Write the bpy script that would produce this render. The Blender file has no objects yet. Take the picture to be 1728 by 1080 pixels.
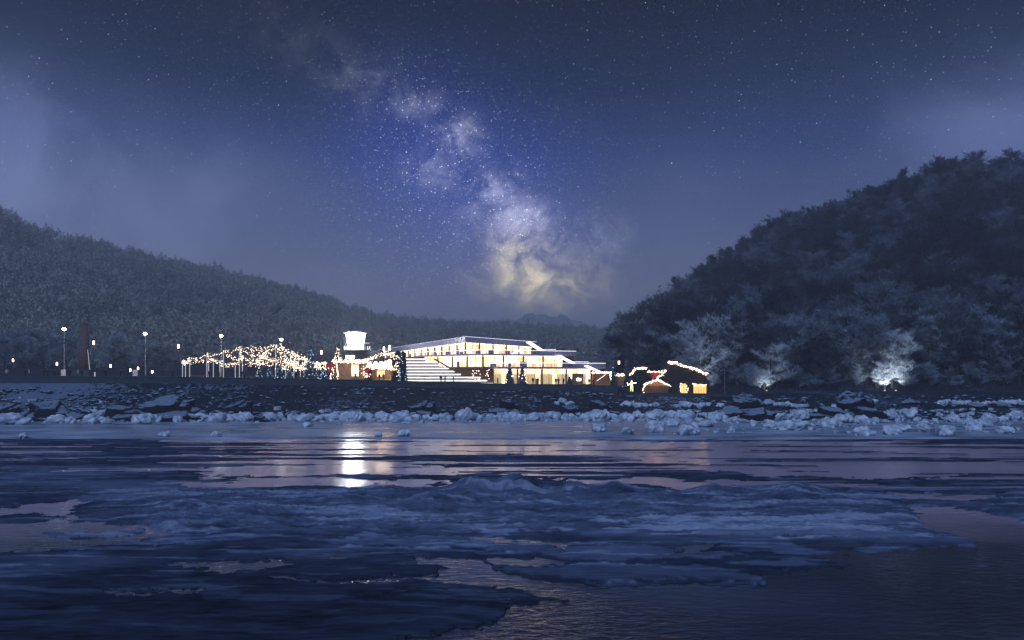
import bpy, math, random
import numpy as np
from mathutils import Vector
S = bpy.context.scene
COL = S.collection
rad = math.radians
F, H, CX, HY = 1500.0, 9.5, 864.0, 630.0      # focal length in px of the 1728 px photo, eye height above the water, horizon row

# ---------------------------------------------------------------- camera
cd = bpy.data.cameras.new('camera'); cam = bpy.data.objects.new('camera', cd); COL.objects.link(cam)
cam.location = (0, 0, H); cam.rotation_euler = (rad(90), 0, 0)
cd.sensor_width = 36; cd.lens = F / 1728 * 36; cd.shift_y = (HY - 540) / 1728
cd.clip_start = 0.5; cd.clip_end = 9000
S.camera = cam

# ---------------------------------------------------------------- world: a hazy night sky with the galaxy band
def lin(c):
    return tuple(((v / 255) / 12.92 if v / 255 <= .04045 else ((v / 255 + .055) / 1.055) ** 2.4) for v in c)
W = bpy.data.worlds.new('World'); S.world = W; W.use_nodes = True
nt = W.node_tree; nt.nodes.clear()
SKY_GAIN = 1.0
class NT:
    def __init__(s, t): s.t = t
    def n(s, k, **kw):
        nd = s.t.nodes.new(k)
        for a, b in kw.items(): setattr(nd, a, b)
        return nd
    def l(s, a, b): s.t.links.new(a, b)
    def put(s, sock, v):
        if hasattr(v, 'is_output'): s.l(v, sock)
        else: sock.default_value = v
    def m(s, op, a, b=0.0, c=0.0, clamp=False):
        nd = s.n('ShaderNodeMath', operation=op, use_clamp=clamp)
        for i, v in enumerate((a, b, c)): s.put(nd.inputs[i], v)
        return nd.outputs[0]
    def vscale(s, col, f):
        nd = s.n('ShaderNodeVectorMath', operation='SCALE'); s.put(nd.inputs[0], col); s.put(nd.inputs[3], f); return nd.outputs[0]
    def vadd(s, a, b):
        nd = s.n('ShaderNodeVectorMath', operation='ADD'); s.put(nd.inputs[0], a); s.put(nd.inputs[1], b); return nd.outputs[0]
    def noise(s, vec, scale, detail=3, rough=.55, dist=0.0):
        nd = s.n('ShaderNodeTexNoise'); s.put(nd.inputs['Vector'], vec)
        nd.inputs['Scale'].default_value = scale; nd.inputs['Detail'].default_value = detail
        nd.inputs['Roughness'].default_value = rough; nd.inputs['Distortion'].default_value = dist
        return nd.outputs['Fac']
    def ramp(s, f, stops):
        nd = s.n('ShaderNodeValToRGB'); s.put(nd.inputs[0], f); cr = nd.color_ramp
        while len(cr.elements) < len(stops): cr.elements.new(.5)
        for e, (p, c) in zip(cr.elements, stops):
            e.position = p; e.color = (*c, 1) if len(c) == 3 else c
        return nd.outputs[0]
    def sstep(s, v, a, b):
        nd = s.n('ShaderNodeMapRange', interpolation_type='SMOOTHSTEP'); s.put(nd.inputs[0], v)
        nd.inputs[1].default_value = a; nd.inputs[2].default_value = b
        return nd.outputs[0]
w = NT(nt)
tc = w.n('ShaderNodeTexCoord'); D = tc.outputs['Generated']
sp = w.n('ShaderNodeSeparateXYZ'); w.l(D, sp.inputs[0])
az = w.m('ARCTAN2', sp.outputs[0], sp.outputs[1])
el = w.m('ARCSINE', sp.outputs[2])
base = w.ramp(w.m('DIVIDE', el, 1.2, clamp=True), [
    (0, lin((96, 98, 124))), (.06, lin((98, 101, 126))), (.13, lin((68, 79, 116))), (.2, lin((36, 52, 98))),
    (.26, lin((15, 28, 56))), (.33, lin((5, 12, 28))), (.44, lin((48, 62, 98))), (1, lin((78, 96, 140)))])  # upper stops, out of view: sky brightened to light the haze and snow
def blob(px, py, sx, sy, amp):
    a = math.atan((px - CX) / F); ca = math.cos(a); e = math.atan((HY - py) / F * ca)
    ra, re = sx / F * ca * ca, sy / F * ca
    u = w.m('DIVIDE', w.m('SUBTRACT', az, a), ra); v = w.m('DIVIDE', w.m('SUBTRACT', el, e), re)
    r2 = w.m('ADD', w.m('MULTIPLY', u, u), w.m('MULTIPLY', v, v))
    return w.m('MULTIPLY', w.m('EXPONENT', w.m('MULTIPLY', r2, -1.0)), amp)
def addn(*xs):
    o = xs[0]
    for x in xs[1:]: o = w.m('ADD', o, x)
    return o
cl = w.noise(D, 5.5, 4, .5, .4)
clm = w.sstep(cl, .36, .66)
mist = addn(blob(90, 330, 230, 150, 1.0), blob(420, 330, 130, 80, .45), blob(30, 130, 120, 90, .5), blob(500, 470, 260, 60, .35), blob(1700, 200, 210, 110, .75), blob(1640, 60, 160, 60, .1),
            blob(1230, 320, 160, 160, .2), blob(60, 620, 500, 90, .3))
mist = w.m('MULTIPLY', mist, w.m('MULTIPLY_ADD', clm, 1.0, .42))
sky = w.vadd(base, w.vscale((.068, .082, .145), mist))
blue = addn(blob(760, 330, 170, 150, 1.0), blob(690, 200, 110, 100, .4), blob(900, 400, 130, 120, .5))
sky = w.vadd(sky, w.vscale((.004, .008, .105), blue))
nb = w.noise(D, 26, 7, .68, .5); nbm = w.sstep(nb, .33, .76)
nb2 = w.noise(D, 9, 5, .6, .8); rift = w.m('MULTIPLY_ADD', w.sstep(nb2, .35, .6), .8, .2)
band = addn(blob(470, 45, 120, 36, .05), blob(560, 95, 90, 36, .08), blob(640, 145, 80, 38, .24), blob(715, 172, 42, 20, .55), blob(770, 240, 36, 42, 1.15), blob(745, 290, 60, 30, .4),
            blob(835, 318, 34, 34, .8), blob(885, 372, 36, 22, .9), blob(850, 360, 70, 50, .45), blob(1000, 410, 46, 36, .38), blob(925, 430, 90, 50, .3))
band = w.m('MULTIPLY', band, w.m('MULTIPLY', nbm, rift))
sky = w.vadd(sky, w.vscale((.54, .54, .66), band))
core = addn(blob(875, 435, 56, 40, .7), blob(900, 470, 85, 42, .75), blob(940, 488, 60, 26, .9))
core = w.m('MULTIPLY', core, w.m('MULTIPLY_ADD', nbm, .95, .1))
sky = w.vadd(sky, w.vscale((.72, .62, .27), core))
# stars
def stars(scale, size, dens, amp):
    vo = w.n('ShaderNodeTexVoronoi', voronoi_dimensions='3D', feature='F1'); w.l(D, vo.inputs['Vector']); vo.inputs['Scale'].default_value = scale
    wn = w.n('ShaderNodeSeparateColor'); w.l(vo.outputs['Color'], wn.inputs[0])
    on = w.m('GREATER_THAN', wn.outputs[0], 1 - dens)
    pt = w.m('SUBTRACT', 1.0, w.m('DIVIDE', vo.outputs['Distance'], size), clamp=True)
    br = w.m('POWER', wn.outputs[1], 4.5)
    return w.m('MULTIPLY', w.m('MULTIPLY', pt, on), w.m('MULTIPLY', w.m('ADD', br, .12), amp))
st = addn(stars(210, .13, .31, 1.1), stars(75, .06, .13, 1.6), stars(300, .26, .43, .34),
          w.m('MULTIPLY', stars(420, .36, .58, 1.2), w.m('ADD', w.m('MULTIPLY', blue, 1.0), w.m('MULTIPLY', band, 2.0))))
st = w.m('MULTIPLY', st, w.sstep(el, -.02, .03))
sky = w.vadd(sky, w.vscale((.72, .82, 1.0), st))
# the ground side of the world stays dim
sky = w.vscale(sky, w.m('MULTIPLY_ADD', w.sstep(el, -.12, -.01), .85, .15))
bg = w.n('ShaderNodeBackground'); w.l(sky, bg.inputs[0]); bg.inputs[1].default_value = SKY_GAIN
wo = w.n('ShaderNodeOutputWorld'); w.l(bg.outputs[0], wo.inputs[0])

# ---------------------------------------------------------------- moon light (the one sun lamp), soft and cold, from behind the viewer's left
ld = bpy.data.lights.new('moon', 'SUN'); ld.energy = 1.1; ld.angle = rad(12); ld.color = (.46, .635, 1.0)
lo = bpy.data.objects.new('moon', ld); COL.objects.link(lo)
lo.rotation_euler = (rad(52), 0, rad(-22))

S.view_settings.view_transform = 'Standard'; S.view_settings.look = 'None'; S.view_settings.exposure = .45; S.view_settings.gamma = 1
cy = S.cycles
cy.max_bounces = 4; cy.diffuse_bounces = 2; cy.glossy_bounces = 2; cy.transmission_bounces = 2; cy.transparent_max_bounces = 10
cy.volume_bounces = 1; cy.sample_clamp_indirect = 4; cy.sample_clamp_direct = 0; cy.use_denoising = True
cy.caustics_reflective = False; cy.caustics_refractive = False

# ---------------------------------------------------------------- helpers
def X(px, d): return (px - CX) / F * d
def Z(py, d): return H - (py - HY) / F * d
def V(px, d, py): return Vector((X(px, d), d, Z(py, d)))
WL = {}
class MB:
    def __init__(s): s.v = []; s.f = []; s.mi = []; s.n = 0; s.m = 0
    def add(s, vs, fs):
        vs = np.asarray(vs, float).reshape(-1, 3); b = s.n
        s.v.append(vs); s.n += len(vs)
        for f in fs: s.f.append(tuple(i + b for i in f)); s.mi.append(s.m)
        return s
    def box(s, c, size, rz=0, taper=1.0):
        hx, hy, hz = (q / 2 for q in size); v = []
        for z, k in ((-hz, 1), (hz, taper)):
            for x, y in ((-hx, -hy), (hx, -hy), (hx, hy), (-hx, hy)): v.append((x * k, y * k, z))
        v = np.array(v); co, si = math.cos(rz), math.sin(rz)
        v = np.stack([v[:, 0] * co - v[:, 1] * si + c[0], v[:, 0] * si + v[:, 1] * co + c[1], v[:, 2] + c[2]], 1)
        return s.add(v, [(3, 2, 1, 0), (4, 5, 6, 7), (0, 1, 5, 4), (1, 2, 6, 5), (2, 3, 7, 6), (3, 0, 4, 7)])
    def tube(s, p, q, r0, r1=None, n=6, caps=True):
        r1 = r0 if r1 is None else r1; p = np.array(p, float); q = np.array(q, float); d = q - p; L = np.linalg.norm(d) or 1; d /= L
        a = np.cross(d, (0, 0, 1) if abs(d[2]) < .9 else (1, 0, 0)); a /= np.linalg.norm(a); b = np.cross(d, a)
        t = np.arange(n) * 2 * math.pi / n; ring = np.outer(np.cos(t), a) + np.outer(np.sin(t), b)
        v = np.concatenate([p + ring * r0, q + ring * r1]); f = [(i, (i + 1) % n, n + (i + 1) % n, n + i) for i in range(n)]
        if caps: f += [tuple(range(n))[::-1], tuple(range(n, 2 * n))]
        return s.add(v, f)
    def beam(s, p, q, wd, ht):
        p, q = Vector(p), Vector(q); d = (q - p).normalized(); side = d.cross(Vector((0, 0, 1)))
        side = side.normalized() * wd / 2 if side.length > 1e-4 else Vector((wd / 2, 0, 0)); up = side.cross(d).normalized() * ht / 2
        v = [e + a * side + b * up for e in (p, q) for a, b in ((-1, -1), (1, -1), (1, 1), (-1, 1))]
        return s.add([tuple(x) for x in v], [(0, 1, 2, 3), (7, 6, 5, 4), (0, 4, 5, 1), (1, 5, 6, 2), (2, 6, 7, 3), (3, 7, 4, 0)])
    def quad(s, a, b, c, d): return s.add([tuple(a), tuple(b), tuple(c), tuple(d)], [(0, 1, 2, 3)])
    def prism(s, pts, z0, z1):      # pts plan polygon; z0,z1 scalars or lists
        n = len(pts); z0 = [z0] * n if np.isscalar(z0) else z0; z1 = [z1] * n if np.isscalar(z1) else z1
        v = [(p[0], p[1], z) for p, z in zip(pts, z0)] + [(p[0], p[1], z) for p, z in zip(pts, z1)]
        return s.add(v, [tuple(range(n))[::-1], tuple(range(n, 2 * n))] + [(i, (i + 1) % n, n + (i + 1) % n, n + i) for i in range(n)])
    def ball(s, c, r, k=0):
        v, f = ICO[k]; r = np.array(r if hasattr(r, '__len__') else (r, r, r)); return s.add(v * r + np.array(c), f)
    def build(s, name, mat, parent=None, base=None, smooth=False):
        me = bpy.data.meshes.new(name); v = np.concatenate(s.v) if s.v else np.zeros((0, 3))
        o = bpy.data.objects.new(name, me)
        off = Vector((0, 0, 0))
        if parent is not None: off = WL[parent.name]; o.parent = parent; WL[o.name] = off
        elif base is not None: off = Vector(base); o.location = off; WL[o.name] = off
        else: WL[o.name] = off
        me.from_pydata([tuple(x) for x in (v - np.array(off))], [], s.f)
        for m in (mat if isinstance(mat, (list, tuple)) else [mat]): me.materials.append(m)
        if max(s.mi, default=0): me.polygons.foreach_set('material_index', s.mi)
        if smooth: me.polygons.foreach_set('use_smooth', [True] * len(s.f))
        COL.objects.link(o); return o
def fast_mesh(name, v, f, mat, parent=None, base=None, smooth=False):     # numpy arrays, f (N,3) or (N,4)
    me = bpy.data.meshes.new(name); o = bpy.data.objects.new(name, me); off = Vector((0, 0, 0))
    if parent is not None: off = WL[parent.name]; o.parent = parent
    elif base is not None: off = Vector(base); o.location = off
    WL[o.name] = off
    v = np.asarray(v, np.float32) - np.array(off, np.float32); k = f.shape[1]
    me.vertices.add(len(v)); me.vertices.foreach_set('co', v.ravel())
    me.loops.add(f.size); me.loops.foreach_set('vertex_index', f.astype(np.int32).ravel())
    me.polygons.add(len(f)); me.polygons.foreach_set('loop_start', np.arange(0, f.size, k, dtype=np.int32))
    me.polygons.foreach_set('use_smooth', np.full(len(f), smooth))
    me.update(calc_edges=True); me.materials.append(mat); COL.objects.link(o); return o
def tag(o, label=None, cat=None, group=None, kind=None):
    for k, x in (('label', label), ('category', cat), ('group', group), ('kind', kind)):
        if x: o[k] = x
    return o
def empty(name, loc, label, cat, group=None):
    o = bpy.data.objects.new(name, None); COL.objects.link(o); o.location = loc; WL[o.name] = Vector(loc); o.empty_display_size = .3
    return tag(o, label, cat, group)
def copy_tree(o, loc, rz=0, sc=1.0, label=None):
    c = o.copy(); COL.objects.link(c); c.location = loc; c.rotation_euler = (0, 0, rz); c.scale = (sc, sc, sc) if not hasattr(sc, '__len__') else sc
    if label: c['label'] = label
    WL[c.name] = Vector(loc)
    for ch in list(o.children):
        d = ch.copy(); COL.objects.link(d); d.parent = c
        for g in list(ch.children):
            e = g.copy(); COL.objects.link(e); e.parent = d
    return c
def icosphere(k):
    t = (1 + 5 ** .5) / 2
    v = [(-1, t, 0), (1, t, 0), (-1, -t, 0), (1, -t, 0), (0, -1, t), (0, 1, t), (0, -1, -t), (0, 1, -t), (t, 0, -1), (t, 0, 1), (-t, 0, -1), (-t, 0, 1)]
    f = [(0, 11, 5), (0, 5, 1), (0, 1, 7), (0, 7, 10), (0, 10, 11), (1, 5, 9), (5, 11, 4), (11, 10, 2), (10, 7, 6), (7, 1, 8), (3, 9, 4), (3, 4, 2), (3, 2, 6), (3, 6, 8), (3, 8, 9), (4, 9, 5), (2, 4, 11), (6, 2, 10), (8, 6, 7), (9, 8, 1)]
    v = [Vector(x).normalized() for x in v]
    for _ in range(k):
        c = {}; nf = []
        def mid(a, b):
            q = (min(a, b), max(a, b))
            if q not in c: c[q] = len(v); v.append(((v[a] + v[b]) / 2).normalized())
            return c[q]
        for a, b, d in f:
            x, y, z = mid(a, b), mid(b, d), mid(d, a); nf += [(a, x, z), (b, y, x), (d, z, y), (x, y, z)]
        f = nf
    return np.array([tuple(x) for x in v]), f
ICO = [icosphere(k) for k in range(4)]
def hsh(ix, iy, seed):
    h = (ix.astype(np.int64) * 374761393 + iy.astype(np.int64) * 668265263 + seed * 1442695041) & 0xffffffff
    h = ((h ^ (h >> 13)) * 1274126177) & 0xffffffff
    return ((h ^ (h >> 16)) & 0xffff) / 65535.0
def vnoise(x, y, seed=0):
    ix, iy = np.floor(x), np.floor(y); fx, fy = x - ix, y - iy; fx = fx * fx * (3 - 2 * fx); fy = fy * fy * (3 - 2 * fy)
    a, b, c, d = hsh(ix, iy, seed), hsh(ix + 1, iy, seed), hsh(ix, iy + 1, seed), hsh(ix + 1, iy + 1, seed)
    return (a + (b - a) * fx) * (1 - fy) + (c + (d - c) * fx) * fy
def fbm(x, y, seed=0, o=4):
    s = 0; a = .5; t = 0
    for i in range(o): s = s + a * vnoise(x * 2 ** i + 17.3 * i, y * 2 ** i - 9.1 * i, seed + i); t += a; a *= .55
    return s / t
def ss(a, b, x):
    t = np.clip((x - a) / (b - a), 0, 1); return t * t * (3 - 2 * t)

# ---------------------------------------------------------------- materials
def mat(name, col=(.5, .5, .5), rough=.8, metal=0, emit=None, es=0, spec=.5):
    m = bpy.data.materials.new(name); m.use_nodes = True; b = m.node_tree.nodes['Principled BSDF']
    b.inputs['Base Color'].default_value = (*col, 1); b.inputs['Roughness'].default_value = rough; b.inputs['Metallic'].default_value = metal
    b.inputs['Specular IOR Level'].default_value = spec
    if emit: b.inputs['Emission Color'].default_value = (*emit, 1); b.inputs['Emission Strength'].default_value = es
    return m
def vary(name, c0, c1, scale, rough=.85, lo_=.35, hi_=.65, bump=0, bscale=None, stretch=(1, 1, 1), detail=4, spec=.4, emit=0):
    m = mat(name, c0, rough, spec=spec); t = NT(m.node_tree); b = m.node_tree.nodes['Principled BSDF']
    g = t.n('ShaderNodeNewGeometry'); mp = t.n('ShaderNodeMapping'); t.l(g.outputs['Position'], mp.inputs[0]); mp.inputs['Scale'].default_value = stretch
    nz = t.sstep(t.noise(mp.outputs[0], scale, detail), lo_, hi_)
    r = t.ramp(nz, [(0, c0), (1, c1)]); t.l(r, b.inputs['Base Color'])
    if emit: t.l(r, b.inputs['Emission Color']); b.inputs['Emission Strength'].default_value = emit
    if bump:
        bp = t.n('ShaderNodeBump'); bp.inputs['Strength'].default_value = bump; bp.inputs['Distance'].default_value = .2
        t.l(t.noise(mp.outputs[0], bscale or scale * 2, 5), bp.inputs['Height']); t.l(bp.outputs[0], b.inputs['Normal'])
    return m
def snow_topped(name, rock, snow, thr=.45, sc=1.5, soft=.15):
    m = mat(name, rock, .9, spec=.2); t = NT(m.node_tree); b = m.node_tree.nodes['Principled BSDF']
    g = t.n('ShaderNodeNewGeometry'); s3 = t.n('ShaderNodeSeparateXYZ'); t.l(g.outputs['Normal'], s3.inputs[0])
    nz = t.noise(g.outputs['Position'], sc, 4)
    f = t.sstep(t.m('ADD', s3.outputs[2], t.m('MULTIPLY', t.m('SUBTRACT', nz, .5), .5)), thr - soft, thr + soft)
    mx = t.n('ShaderNodeMix', data_type='RGBA'); t.l(f, mx.inputs[0]); mx.inputs[6].default_value = (*rock, 1); mx.inputs[7].default_value = (*snow, 1)
    t.l(mx.outputs[2], b.inputs['Base Color']); return m
M = {}
M['steel'] = mat('galvanised_steel', (.35, .37, .4), .4, .7)
M['dark_steel'] = mat('dark_steel', (.03, .03, .035), .5, .4)
M['white_paint'] = mat('white_paint', (.75, .73, .7), .5)
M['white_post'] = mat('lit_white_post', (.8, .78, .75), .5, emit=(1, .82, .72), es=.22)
M['concrete'] = vary('dark_concrete', (.035, .045, .055), (.06, .072, .085), .6, bump=.3, stretch=(1, 1, 3))
M['pavement'] = vary('pavement', (.10, .10, .11), (.19, .19, .2), .4)
M['timber'] = vary('timber', (.20, .105, .045), (.34, .19, .09), 2.2, stretch=(1, 1, 6))
M['timber_dark'] = vary('dark_timber', (.08, .04, .02), (.14, .075, .035), 2, stretch=(4, 4, .6))
M['brick'] = vary('brick', (.10, .065, .055), (.17, .11, .09), 1.2, stretch=(1, 1, 4))
M['bulb'] = mat('warm_bulb', (1, .8, .6), emit=(1, .72, .50), es=7)
M['bulb_white'] = mat('white_bulb', (1, .95, .9), emit=(1, .9, .8), es=14)
M['bulb_blue'] = mat('cold_bulb', (.6, .8, 1), emit=(.45, .75, 1), es=1.6)
M['ceiling_light'] = mat('ceiling_light', (1, 1, 1), emit=(1, .84, .58), es=4)
M['cable'] = mat('cable', (.02, .02, .02), .7)
M['lamp_glow'] = mat('lamp_glow', (1, 1, 1), emit=(1, .94, .88), es=34)
M['lantern_glow'] = mat('lantern_glow', (1, .8, .6), emit=(1, .72, .52), es=9)
M['tower_glow'] = mat('tower_glow', (1, 1, 1), emit=(1, .97, .9), es=3.6)
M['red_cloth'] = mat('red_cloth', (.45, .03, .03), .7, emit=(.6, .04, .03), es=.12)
M['needles'] = vary('fir_needles', (.015, .03, .03), (.05, .075, .07), 1.5)
M['frosty_needles'] = vary('frosty_needles', (.03, .06, .07), (.22, .3, .34), 1.8)
M['bark'] = mat('bark', (.035, .03, .03), .9)
M['snow_ball'] = vary('wet_snow', (.34, .40, .48), (.72, .78, .85), .8, rough=.55, bump=.35, bscale=3)
M['rock'] = snow_topped('snowy_rock', (.010, .012, .016), (.20, .26, .33), .78, 1.1, .10)
M['stone'] = snow_topped('snowy_stone', (.014, .018, .024), (.33, .42, .52), .8, 2.5)
M['shrub_twigs'] = vary('frosted_twigs', (.035, .04, .05), (.12, .14, .17), .12, detail=3)
M['hill_twigs'] = vary('hillside_twigs', (.010, .014, .021), (.07, .09, .12), .06, detail=4, lo_=.38, hi_=.66)
M['hill_twigs_dark'] = vary('dark_hillside_twigs', (.006, .009, .013), (.035, .045, .06), .06)
M['hill_twigs_pale'] = vary('pale_hillside_twigs', (.04, .05, .062), (.19, .225, .27), .08)
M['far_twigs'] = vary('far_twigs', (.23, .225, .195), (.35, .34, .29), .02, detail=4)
M['frost'] = vary('thick_frost', (.34, .38, .42), (.75, .80, .85), .5)
M['frost_dim'] = vary('thin_frost', (.11, .13, .16), (.36, .42, .48), .35)
M['skin'] = mat('skin', (.45, .28, .2), .6)

# ---------------------------------------------------------------- land heights
PE = np.array([-2500, 0, 300, 560, 690, 830, 1045, 1200, 1728, 4500.]); DE = np.array([185, 185, 190, 198, 203, 205, 203, 200, 200, 200.])
def edge_d(px): return np.interp(px, PE, DE)
PY = np.array([-2500, 0, 300, 560, 690, 830, 1040, 1050, 1230, 1728, 4500.]); YY = np.array([636, 636, 637, 641, 644, 648, 652, 663.5, 665.5, 665, 665.])
def zp(px): return H - (np.interp(px, PY, YY) - HY) / F * edge_d(px)
LH = np.array([(-2500, 372), (-600, 372), (0, 372), (50, 398), (110, 413), (200, 437), (300, 452), (400, 474), (500, 502), (560, 520), (640, 543), (720, 552), (850, 558), (950, 562), (1030, 566), (1300, 575), (4500, 580.)])
LD = lambda px: np.interp(px, [-2500, 0, 640, 1030, 4500], [560, 760, 1100, 1300, 1300])
RH = np.array([(-2500, 660), (1000, 640), (1030, 590), (1045, 566), (1080, 545), (1130, 514), (1180, 476), (1230, 448), (1280, 420), (1330, 396), (1390, 386), (1430, 362), (1480, 350), (1560, 328), (1610, 310), (1660, 316), (1728, 308), (2300, 290), (4500, 290.)])
RD = lambda px: np.interp(px, [-2500, 1030, 1300, 1728, 4500], [600, 560, 440, 390, 380])
def terrain(px, d):
    e = edge_d(px); z = zp(px); wall_h = np.where(px < 1048, 1.25, .55)
    wall_h = np.where(px > 1240, 0, wall_h)
    t = np.clip((d - 173) / (e - .2 - 173), 0, 1)
    right = ss(1000, 1350, px)
    prof = t ** 1.15 * (1 - right) + (.32 * ss(0, .25, t) + .68 * t ** 1.5) * right
    bank = -.25 + prof * (z - wall_h + .25)
    bump = (fbm(px / F * d / 3.0, d / 3.0, 5, 4) - .5) * .7 * ss(0, .12, t) * (1 - ss(.85, 1, t))
    zz = np.where(d < e + .72, bank + bump, z)
    zz = zz + .7 * 0
    lh = (HY - np.interp(px, LH[:, 0], LH[:, 1])) / F * LD(px) + H - z
    tl = (d - 330) / (LD(px) - 330); up = np.clip(tl, 0, 1); zl = lh * (up ** 1.25 * .65 + .35 * ss(0, 1, up)) - np.clip(tl - 1, 0, 4) * 30
    rh = (HY - np.interp(px, RH[:, 0], RH[:, 1])) / F * RD(px) + H - z
    tr = (d - 236) / (RD(px) - 236); up = np.clip(tr, 0, 1); zr = np.clip(rh, 0, None) * (up ** 1.0 * .75 + .25 * ss(0, 1, up)) - np.clip(tr - 1, 0, 4) * 12
    hn = (fbm(px / F * d / 60, d / 60, 11, 3) - .5) * 10 * ss(260, 420, d)
    return zz + np.maximum(np.where(tl > 0, zl, 0), np.where(tr > 0, zr, 0)) + hn * (np.maximum(up, tl) > 0)

rows = np.concatenate([np.arange(168, 240, .55), np.geomspace(240, 3200, 150)])
us = np.linspace(-1.5, 1.5, 1300); pxs = CX + us * F
U, Dd = np.meshgrid(us, rows); PXg = CX + U * F
TZ = terrain(PXg, Dd)
def grid_faces(nr, nc):
    i = np.arange(nr - 1)[:, None] * nc + np.arange(nc - 1)[None]; return np.stack([i, i + 1, i + 1 + nc, i + nc], -1).reshape(-1, 4)
m = mat('winter_ground', (.03, .04, .05), .9, spec=.1); t = NT(m.node_tree); b = m.node_tree.nodes['Principled BSDF']
g = t.n('ShaderNodeNewGeometry'); s3 = t.n('ShaderNodeSeparateXYZ'); t.l(g.outputs['Position'], s3.inputs[0])
mp = t.n('ShaderNodeMapping'); t.l(g.outputs['Position'], mp.inputs[0]); mp.inputs['Scale'].default_value = (1, .45, 1)
big = t.noise(mp.outputs[0], .045, 2); fine = t.noise(mp.outputs[0], 1.4, 5, .7)
left = t.sstep(s3.outputs[0], -60, -95)
thr = t.m('ADD', t.m('MULTIPLY', big, .5), t.m('MULTIPLY', left, .13))
f = t.sstep(t.m('ADD', fine, t.m('SUBTRACT', thr, .31)), .50, .60)
flat = t.sstep(s3.outputs[1], 232, 300)
f = t.m('MULTIPLY', f, t.m('SUBTRACT', 1.0, flat))
c = t.ramp(f, [(0, (.012, .017, .024)), (1, (.13, .18, .25))]); t.l(c, b.inputs['Base Color'])
ground = fast_mesh('ground', np.stack([U * Dd, Dd, TZ], -1).reshape(-1, 3), grid_faces(len(rows), len(us)), m, smooth=True); ground['kind'] = 'structure'
ground['label'] = 'snow-speckled river bank, promenade level and wooded hills'

# promenade paving sheet
mb = MB()
pp = [0 + i * 20 for i in range(-30, 53)]
for a, bb in zip(pp[:-1], pp[1:]):
    e0, e1 = edge_d(a), edge_d(bb); z0, z1 = zp(a) + .004, zp(bb) + .004
    mb.quad((X(a, e0 + .8), e0 + .8, z0), (X(bb, e1 + .8), e1 + .8, z1), (X(bb, 225), 225, z1), (X(a, 225), 225, z0))
pv = mb.build('pavement', M['pavement']); pv['kind'] = 'structure'; pv['label'] = 'riverside promenade paving'

# promenade retaining walls
def wall(name, p0, p1, h, label):
    mb = MB(); n = max(3, int((p1 - p0) / 12)); ps = np.linspace(p0, p1, n)
    for a, c2 in zip(ps[:-1], ps[1:]):
        q = [(X(a, edge_d(a)), edge_d(a)), (X(c2, edge_d(c2)), edge_d(c2)), (X(c2, edge_d(c2) + .9), edge_d(c2) + .9), (X(a, edge_d(a) + .9), edge_d(a) + .9)]
        za, zc = float(zp(min(max(a, p0 + .1), 1040 if p0 < 1040 else 9e9))), float(zp(min(c2, 1040 if p0 < 1040 else 9e9)))
        mb.prism(q, [za - h, zc - h, zc - h, za - h], [za + .02, zc + .02, zc + .02, za + .02])
        q2 = [(x_, y_ - (.12 if i < 2 else 0)) for i, (x_, y_) in enumerate(q)]
        mb.prism(q2, [za + .02, zc + .02, zc + .02, za + .02], [za + .16, zc + .16, zc + .16, za + .16])
    o = mb.build(name, M['concrete'], base=(X((p0 + p1) / 2, 200), 200, zp((p0 + p1) / 2) - h)); return tag(o, label, 'retaining wall')
wall('retaining_wall', -700, 1042, 2.0, 'long dark concrete embankment wall under the promenade and glass building')
wall('retaining_wall', 1052, 1236, 1.0, 'low dark concrete wall in front of the fir-clad huts')
mb = MB(); dd = edge_d(1046)
for k in range(6): mb.box((X(1046 + k * 3.2, dd), dd + 1.2, zp(1040) - .13 - k * .24), (.5, 2.4, .24 + .3))
tag(mb.build('steps', M['concrete'], base=(X(1046, dd), dd, zp(1052))), 'dark concrete steps down from the upper promenade to the hut level', 'steps')

# ---------------------------------------------------------------- river: water and ice
m = mat('river_water', (.055, .05, .062), .15, spec=.5); t = NT(m.node_tree); b = m.node_tree.nodes['Principled BSDF']
g = t.n('ShaderNodeNewGeometry'); mp = t.n('ShaderNodeMapping'); t.l(g.outputs['Position'], mp.inputs[0]); mp.inputs['Scale'].default_value = (.8, 1.5, 1); mp.inputs['Rotation'].default_value = (0, 0, .35)
n1 = t.noise(mp.outputs[0], 1.3, 4, .55, .6)
calm = t.sstep(t.noise(g.outputs['Position'], .05, 2), .38, .62)
bp = t.n('ShaderNodeBump'); bp.inputs['Distance'].default_value = .1; t.put(bp.inputs['Strength'], t.m('MULTIPLY_ADD', calm, .75, .18)); t.l(n1, bp.inputs['Height']); t.l(bp.outputs[0], b.inputs['Normal'])
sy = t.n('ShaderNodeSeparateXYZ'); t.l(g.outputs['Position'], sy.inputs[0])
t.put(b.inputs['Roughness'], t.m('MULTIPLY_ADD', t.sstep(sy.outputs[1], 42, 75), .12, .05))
painted_sheen = t.m('ADD', t.sstep(sy.outputs[1], 36, 66), t.m('MULTIPLY', t.m('SUBTRACT', t.noise(g.outputs['Position'], .12, 3), .5), .5), clamp=True)
t.l(t.ramp(painted_sheen, [(0, (.010, .014, .020)), (.42, (.055, .048, .056)), (.6, (.20, .155, .18)), (1, (.50, .37, .43))]), b.inputs['Base Color'])  # pinkish reflected glow on the far water, painted into the base colour
mb = MB(); mb.quad((-4000, -1500, 0), (4000, -1500, 0), (4000, 182, 0), (-4000, 182, 0)); wt = mb.build('water', m); wt['kind'] = 'structure'; wt['label'] = 'dark rippled open river water between ice floes'

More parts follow.
